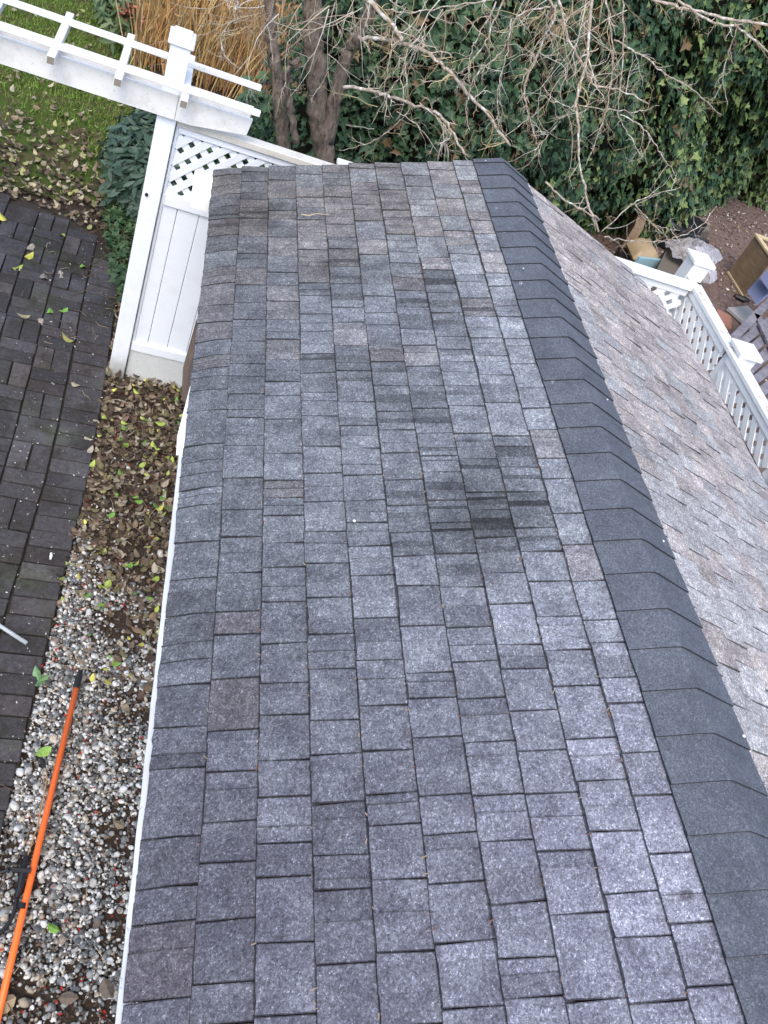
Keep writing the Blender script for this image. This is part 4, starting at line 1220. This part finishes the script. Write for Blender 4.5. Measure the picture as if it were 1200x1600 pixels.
# crumbs, red berries and bark bits between the stones
n = 8500
x = q.uniform(-.1, .6, n); y = q.uniform(.3, 4.6, n); k = in_poly(x, y, [(-.1, .3), (-.09, 2), (-.05, 4.8), (.6, 4.8), (.6, .3)]); x, y = x[k], y[k]; n = len(x)
cl = leaf_cols(n, q, BROWN[:4] + [(.06, .04, .03), (.05, .035, .03)]); red = q.random(n) < .05; cl[red] = (.42, .03, .02)
o = scatter('bark_crumbs', LV, LF, np.stack([x, y, q.uniform(.008, .024, n)], -1), frames(q.normal(0, .5, (n, 3)) + [0, 0, 1], q.uniform(0, 6.28, n)), q.uniform(.006, .022, n), m_leaf_dry, cl)
tag(o, 'dark bark crumbs and tiny red berries lying among the pebbles', kind='stuff')
n = 2600
x = q.uniform(-1.6, 0, n); y = q.uniform(1.2, 6.8, n); k = in_poly(x, y, path_poly); 
k &= (q.random(n) < .25) | (x > -.5); x, y = x[k], y[k]; n = len(x)
o = scatter('paving_crumbs', LV, LF, np.stack([x, y, 0 * x + .031], -1), frames(q.normal(0, .3, (n, 3)) + [0, 0, 1], q.uniform(0, 6.28, n)), q.uniform(.004, .016, n), m_leaf_dry, leaf_cols(n, q, [(.4, .38, .35), (.2, .16, .13), (.55, .54, .52), (.12, .09, .07)]))
tag(o, 'pale grit and crumbs scattered on the paving', kind='stuff')
o = scatter('roof_debris', DEBRIS[0], DEBRIS[1], DEBRIS[2], DEBRIS[3], DEBRIS[4], m_leaf_dry, DEBRIS[5]); tag(o, 'tiny brown needles and crumbs caught along the shingle courses', kind='stuff')
# dry sticks
mb = MB(); r2 = random.Random(5)
for k in range(90):
    x0 = r2.uniform(-.05, .5); y0 = r2.uniform(.9, 4.8); a = r2.uniform(0, 6.28); L = r2.uniform(.04, .2)
    if k > 70: x0 = r2.uniform(-.8, -.1); y0 = r2.uniform(4.6, 6.4); L *= .8
    pts = [(x0, y0, .04)]
    for j in range(3): a += r2.uniform(-.5, .5); pts.append((pts[-1][0] + L / 3 * math.cos(a), pts[-1][1] + L / 3 * math.sin(a), .04 + r2.uniform(-.008, .01)))
    mb.tube(pts, [.0022, .002, .0016, .001], 4, r2.choice([(.3, .24, .16), (.2, .14, .1), (.36, .32, .26), (.13, .09, .07)]))
o = mb.build('dry_sticks', m_twig); tag(o, 'thin dry sticks lying among leaves and pebbles', kind='stuff')
mb = MB(); pp = [np.array(l_at(a, b)) + [0, 0, .03] for a, b in [(468, 343), (480, 345), (492, 342), (512, 344)]]; mb.tube(pp, [.003, .003, .002, .001], 5, (.48, .38, .25)); 
o = mb.build('twig', m_twig); tag(o, 'small pale dry twig lying on the upper left roof shingles', 'twig')
mb = MB(); p = at(80, 864, z=.034); mb.tube([p, p + [.004, -.02, 0], p + [.003, -.045, 0]], [.006, .009, .005], 6, (.8, .8, .8)); o = mb.build('white_scrap', m_stone); tag(o, 'small bright white scrap lying on the paving', 'scrap')

# weeds
def weed(px, py, leaves, label):
    root = empty('weed', tuple(at(px, py, z=.03))); tag(root, label, 'weed')
    p0 = at(px, py, z=.02)
    for (a, L, c) in leaves:
        d = np.array([math.cos(a), math.sin(a), .35]); N1 = np.array([[-.2 * math.cos(a), -.2 * math.sin(a), 1.0]])
        v = DV * np.array([L, L, L]); yaw_m = np.array([[math.cos(a - math.pi / 2), -math.sin(a - math.pi / 2), 0], [math.sin(a - math.pi / 2), math.cos(a - math.pi / 2), 0], [0, 0, 1]])
        v = v @ yaw_m.T; v[:, 2] += np.linalg.norm(v[:, :2], axis=1) * .25
        mesh_obj('leaf', v + p0, [tuple(int(q_) for q_ in f) for f in DF], m_leaf_gloss, root, np.tile(np.array(c), (len(DF), 1)))
weed(60, 1064, [(2.0, .07, (.14, .26, .12)), (.5, .055, (.10, .2, .07)), (-1.6, .05, (.14, .25, .13)), (-.4, .04, (.09, .16, .05))], 'small green weed seedling growing at the paving edge')
weed(228, 578, [(1.2, .08, (.10, .2, .06)), (2.2, .07, (.07, .15, .05)), (3.9, .06, (.06, .13, .04)), (-.3, .07, (.08, .16, .05))], 'small green weed growing against the foot of the white fence board')
leaf_single(80, 1168, .085, (.26, .42, .10), 'large bright green fallen leaf on the gravel left of the orange pole', None, z=.05, name='fallen_leaf')

# ------------------------------------------------------------------ orange pole, spray wand, hose, clear tube
pole = empty('orange_pole', (.07, 1.7, 0)); tag(pole, 'long bright orange pole with black tip lying on the gravel', 'pole')
a = at(121, 1068, z=.055); b = at(-4, 1592, z=.055); dirp = (b - a) / np.linalg.norm(b - a)
c1 = at(38, 1398, z=.055); c2 = at(37, 1407, z=.055)
mb = MB(); mb.tube([a, b + dirp * .6], .0145, 20); mb.build('shaft', m_orange, pole, smooth=True)
mb = MB(); mb.tube([a + dirp * .03, a - dirp * .035, a - dirp * .06, a - dirp * .075], [.0165, .0165, .013, .012], 14); mb.build('tip', m_black, pole)
m_ = at(35, 1417, z=.055); mb = MB(); mb.tube([m_ - dirp * .012, m_ + dirp * .012], .0185, 14); mb.build('clamp', m_black, pole)
wand = empty('spray_wand', (.02, 1.6, 0)); tag(wand, 'thin brass spray wand with black valve and nozzle beside the orange pole', 'spray wand')
w = [at(68, 1196, z=.05), at(73, 1212, z=.05), at(70, 1235, z=.05), at(60, 1285, z=.05), at(43, 1338, z=.06)]
mb = MB(); mb.tube(refine(w, 4, 0, rs), .0032, 8); mb.build('rod', m_brass, wand, smooth=True)
mb = MB(); mb.tube([at(64, 1186, z=.045), at(67, 1190, z=.045), at(70, 1200, z=.05)], [.010, .012, .006], 8); mb.build('nozzle', m_black, wand)
mb = MB()
v0 = at(41, 1338, z=.065); v1 = at(36, 1362, z=.07); v2 = at(31, 1388, z=.06); v3 = at(26, 1402, z=.055)
mb.tube([v0, v0 * .5 + v1 * .5, v1, v2, v3], [.011, .013, .016, .014, .009], 10)
mb.tube([at(20, 1358, z=.08), at(48, 1361, z=.085)], [.010, .011], 8)
mb.build('valve', m_black, wand)
mb = MB(); mb.tube(refine([at(28, 1352, z=.085), at(20, 1349, z=.09), at(12, 1355, z=.08), at(14, 1364, z=.075)], 4, 0, rs), [.006] * 13, 6); mb.build('lever', m_black, wand)
mb = MB(); mb.tube(refine([v3, at(22, 1425, z=.05), at(10, 1448, z=.045), at(-8, 1462, z=.04), at(-60, 1480, z=.035)], 5, 0, rs), .0085, 10); mb.build('hose', m_black, wand, smooth=True)
mb = MB(); mb.tube([at(22, 1356, z=.07), at(5, 1362, z=.05), at(-20, 1368, z=.04)], .007, 8); mb.build('strap', m_black, wand)
ct = empty('clear_tube', (-.25, 2.7, 0)); tag(ct, 'clear plastic tube end lying on the paving at left edge', 'tube')
mb = MB(); mb.tube([at(-40, 950, z=.045), at(0, 978, z=.045), at(42, 1005, z=.045)], .011, 10); mb.build('tube_wall', m_tube, ct, smooth=True)

# ------------------------------------------------------------------ things on the bare ground behind the right fence
# plywood cabinet, side facing the camera
x0 = 7.37; yA, yB = 9.27, 9.86; hT = .57
cab = empty('wooden_box', (x0 + .3, 9.6, 0)); tag(cab, 'brown plywood box with pale pine frame standing on bare soil', 'box')
mb = MB(); mb.box((x0, yA, 0), (x0 + .02, yB, hT), bev=.002); mb.build('side_panel', m_ply, cab)
mb = MB(); mb.box((x0 + .64, yA, 0), (x0 + .66, yB, hT), bev=.002); mb.build('side_panel', m_ply, cab)
mb = MB(); mb.box((x0 + .02, yB - .02, 0), (x0 + .64, yB, hT), bev=.002); mb.build('back_panel', m_ply, cab)
for (a, b) in [((x0 - .02, yA - .02, hT), (x0 + .045, yB + .02, hT + .03)), ((x0 + .62, yA - .02, hT), (x0 + .68, yB + .02, hT + .03)), ((x0 + .047, yB - .04, hT), (x0 + .618, yB + .02, hT + .03)), ((x0 + .047, yA - .02, hT), (x0 + .618, yA + .04, hT + .03))]:
    mb = MB(); mb.box(a, b, bev=.003); mb.build('frame_rail', m_pine, cab)
mb = MB(); mb.box((x0 - .03, yA - .12, 0), (x0 - .005, yB - .02, .025), bev=.002); mb.build('base_strip', m_pine, cab)
# blue-grey panels leaning
for (pts, lab, hz) in [([(1167, 455), (1186, 434), (1203, 456), (1181, 475)], 'lower left blue-grey square board leaning on the stacked lumber', .50), ([(1187, 433), (1208, 412), (1225, 440), (1203, 457)], 'upper right blue-grey square board beside the plywood box', .54)]:
    P4 = [at(px, py, x=6.95 + (k in (1, 2)) * .12) for k, (px, py) in enumerate(pts)]
    mb = MB(); mb.prism(P4, (.03, .0, -.012)); o = mb.build('blue_board', m_slate); tag(o, lab, 'board')
# grey lumber: a slatted panel lying tilted, each plank its own part
pal = empty('slatted_pallet', (6.3, 7.4, 0)); tag(pal, 'weathered grey slatted wooden pallet behind the right fence', 'pallet')
def plank(pA, pB, wpx, z, thick=.02, name='plank', m=m_grey_wood, zb=None):
    A = at(*pA, z=z); B = at(*pB, z=z if zb is None else zb); d = (B - A) / np.linalg.norm(B - A); n = np.cross(d, [0, 0, 1]); n /= np.linalg.norm(n)
    w = wpx
    mb = MB(); mb.prism([A, B, B + n * w, A + n * w], (0, 0, thick)); mb.build(name, m, pal)
plank((1138, 528), (1215, 450), .09, .36, .03)
for k, (a, b) in enumerate([((1142, 540), (1212, 487)), ((1152, 556), (1215, 502)), ((1162, 574), (1218, 524)), ((1172, 592), (1222, 552)), ((1180, 610), (1225, 576)), ((1190, 630), (1228, 604)), ((1198, 650), (1230, 630))]):
    plank(a, b, .095 + .01 * (k % 3), .32, .02)
plank((1186, 496), (1216, 560), .09, .36, .03, 'batten'); plank((1150, 534), (1205, 655), .06, .28, .03, 'batten')
# concrete / scrap bits
mb = MB(); p = at(1170, 500, z=0); mb.box(p - [.25, .25, 0], p + [.2, .2, .05], rot=.5, bev=.01); o = mb.build('paving_slab', plain('old_concrete', (.30, .30, .30), .9, .2, .3)); tag(o, 'pale grey slab lying on soil between pallet and plywood box', 'slab')
mb = MB(); p = at(1128, 502, z=0); mb.box(p - [.10, .16, 0], p + [.10, .16, .05], rot=-.4, bev=.006); o = mb.build('brick_scrap', plain('red_brick', (.30, .15, .11), .9, .2, .25)); tag(o, 'broken reddish brick lying between the white fence and the pallet', 'brick')
mb = MB(); p = at(1161, 468, z=.02); mb.tube([p + [-.12, .03, 0], p, p + [.12, .02, 0]], [.03, .045, .02], 8); o = mb.build('dark_stone', m_black); tag(o, 'small dark object on soil beside the plywood box', 'scrap')
# sack of soil on a dark crate
z0 = .30
sack = empty('soil_sack', tuple(at(1000, 400, z=z0))); tag(sack, 'yellow-brown soil sack with pale blue printed end', 'sack')
A, B_, C_, D_ = [at(px, py, z=z0) for px, py in [(991, 408), (1029, 412), (1012, 376), (978, 378)]]
nu, nv = 10, 10; V = []; F = []
for top_ in (1, -1):
    for j in range(nv + 1):
        for i in range(nu + 1):
            s_, t_ = i / nu, j / nv
            p = (A * (1 - s_) + B_ * s_) * (1 - t_) + (D_ * (1 - s_) + C_ * s_) * t_
            e = min(s_, 1 - s_, t_, 1 - t_) * 2; hh = .11 * (1 - (1 - min(1, e * 1.6)) ** 3)
            V.append(p + [0, 0, hh * top_ * (.9 + .12 * math.sin(9 * s_ + 5 * t_)) + (.006 * math.sin(30 * s_))])
m = (nu + 1) * (nv + 1)
for q_ in (0, 1):
    for j in range(nv):
        for i in range(nu):
            a = q_ * m + j * (nu + 1) + i; f = (a, a + 1, a + nu + 2, a + nu + 1); F.append(f if q_ == 0 else f[::-1])
mesh_obj('sack_body', V, F, m_sack, sack, smooth=True)
sg = MB(); e = (B_ - A); n_ = np.cross(e, [0, 0, 1]); n_ /= np.linalg.norm(n_)
sg.prism([A + n_ * .01 + [0, 0, -.10], B_ + n_ * .01 + [0, 0, -.10], B_ + n_ * .012 + [0, 0, .075], A + n_ * .012 + [0, 0, .075]], n_ * .035)
sg.build('printed_end', m_cyan, sack)
crate = MB(); crate.prism([np.array([p[0], p[1], 0.0]) for p in (at(975, 412, z=.2), at(1027, 424, z=.2), at(1022, 392, z=.2), at(968, 385, z=.2))], (0, 0, .19))
o = crate.build('dark_crate', m_black); tag(o, 'low dark crate under the soil sack', 'crate')
mb = MB(); P4 = [at(*p, z=.05) for p in [(962, 400), (975, 405), (985, 372), (972, 368)]]; mb.prism(P4, (0, 0, .42)); o = mb.build('brown_box', m_ply); tag(o, 'narrow brown box standing left of the soil sack', 'box')
# planter box: tall grey-brown box
mb = MB()
bx = [at(*p, z=.42) for p in [(1022, 430), (1073, 440), (1090, 408), (1046, 380)]]
for k in range(4): 
    p, q_ = bx[k], bx[(k + 1) % 4]; n_ = np.cross(q_ - p, [0, 0, 1]); n_ /= np.linalg.norm(n_)
    mb.prism([np.array([p[0], p[1], 0]), np.array([q_[0], q_[1], 0]), q_, p], -n_ * .02)
mb.prism([p - np.array([0, 0, .02]) for p in bx], (0, 0, -.02))
o = mb.build('planter_box', m_tan); tag(o, 'grey-brown box below the plastic bag, behind the white corner post', 'box')
# plastic bag draped on top
sh = [(1040, 378), (1062, 372), (1100, 376), (1132, 402), (1112, 418), (1120, 436), (1108, 446), (1088, 424), (1064, 408), (1048, 394)]
cen = at(1085, 402, z=.62); ring0 = [at(*p, z=.47 + .05 * ((k * 37) % 5) / 4) for k, p in enumerate(sh)]
V = [cen]; nl = 6; n = len(sh) * 3; rg = []
for k in range(len(sh)):
    for s_ in range(3): rg.append(ring0[k] * (1 - s_ / 3) + ring0[(k + 1) % len(sh)] * s_ / 3)
for l in range(1, nl + 1):
    for k in range(n):
        t_ = l / nl; p = cen * (1 - t_) + rg[k] * t_
        p = p + [0, 0, .05 * math.sin(k * 1.9 + l) * t_ * (1 - .4 * t_) + .10 * (1 - t_ ** 2)]; V.append(p)
F = [(0, 1 + k, 1 + (k + 1) % n) for k in range(n)]
for l in range(nl - 1):
    for k in range(n): a = 1 + l * n; F.append((a + k, a + n + k, a + n + (k + 1) % n, a + (k + 1) % n))
o = mesh_obj('plastic_bag', V, F, m_film, smooth=False); tag(o, 'crumpled translucent plastic bag behind the white corner post', 'plastic bag')
md = o.modifiers.new('thick', 'SOLIDIFY'); md.thickness = .003
# black hoses behind
hs = MB()
hs.tube(refine([at(1015, 345, z=.25), at(1030, 335, z=.35), at(1045, 345, z=.4), at(1065, 362, z=.35), at(1090, 372, z=.25), at(1105, 378, z=.1)], 5, 0, rs), .03, 8)
hs.tube(refine([at(1010, 330, z=.3), at(1035, 348, z=.35), at(1058, 366, z=.3), at(1090, 382, z=.2)], 5, 0, rs), .025, 8)
o = hs.build('black_hose', m_black, smooth=True); tag(o, 'coiled thick black hose at the foot of the ivy', 'hose')
mb = MB(); P4 = [at(*p, z=.02) for p in [(1046, 336), (1075, 345), (1104, 372), (1078, 376)]]; mb.prism(P4, (0, 0, .12)); o = mb.build('flat_box', m_tan); tag(o, 'flat grey-brown box lying beneath the black hose', 'box')
mb = MB(); P4 = [at(*p, z=.02) for p in [(1010, 372), (1030, 345), (1085, 380), (1060, 400)]]; mb.prism(P4, (0, 0, .3)); o = mb.build('black_tub', m_black); tag(o, 'black tub between the soil sack and the plastic bag', 'tub')
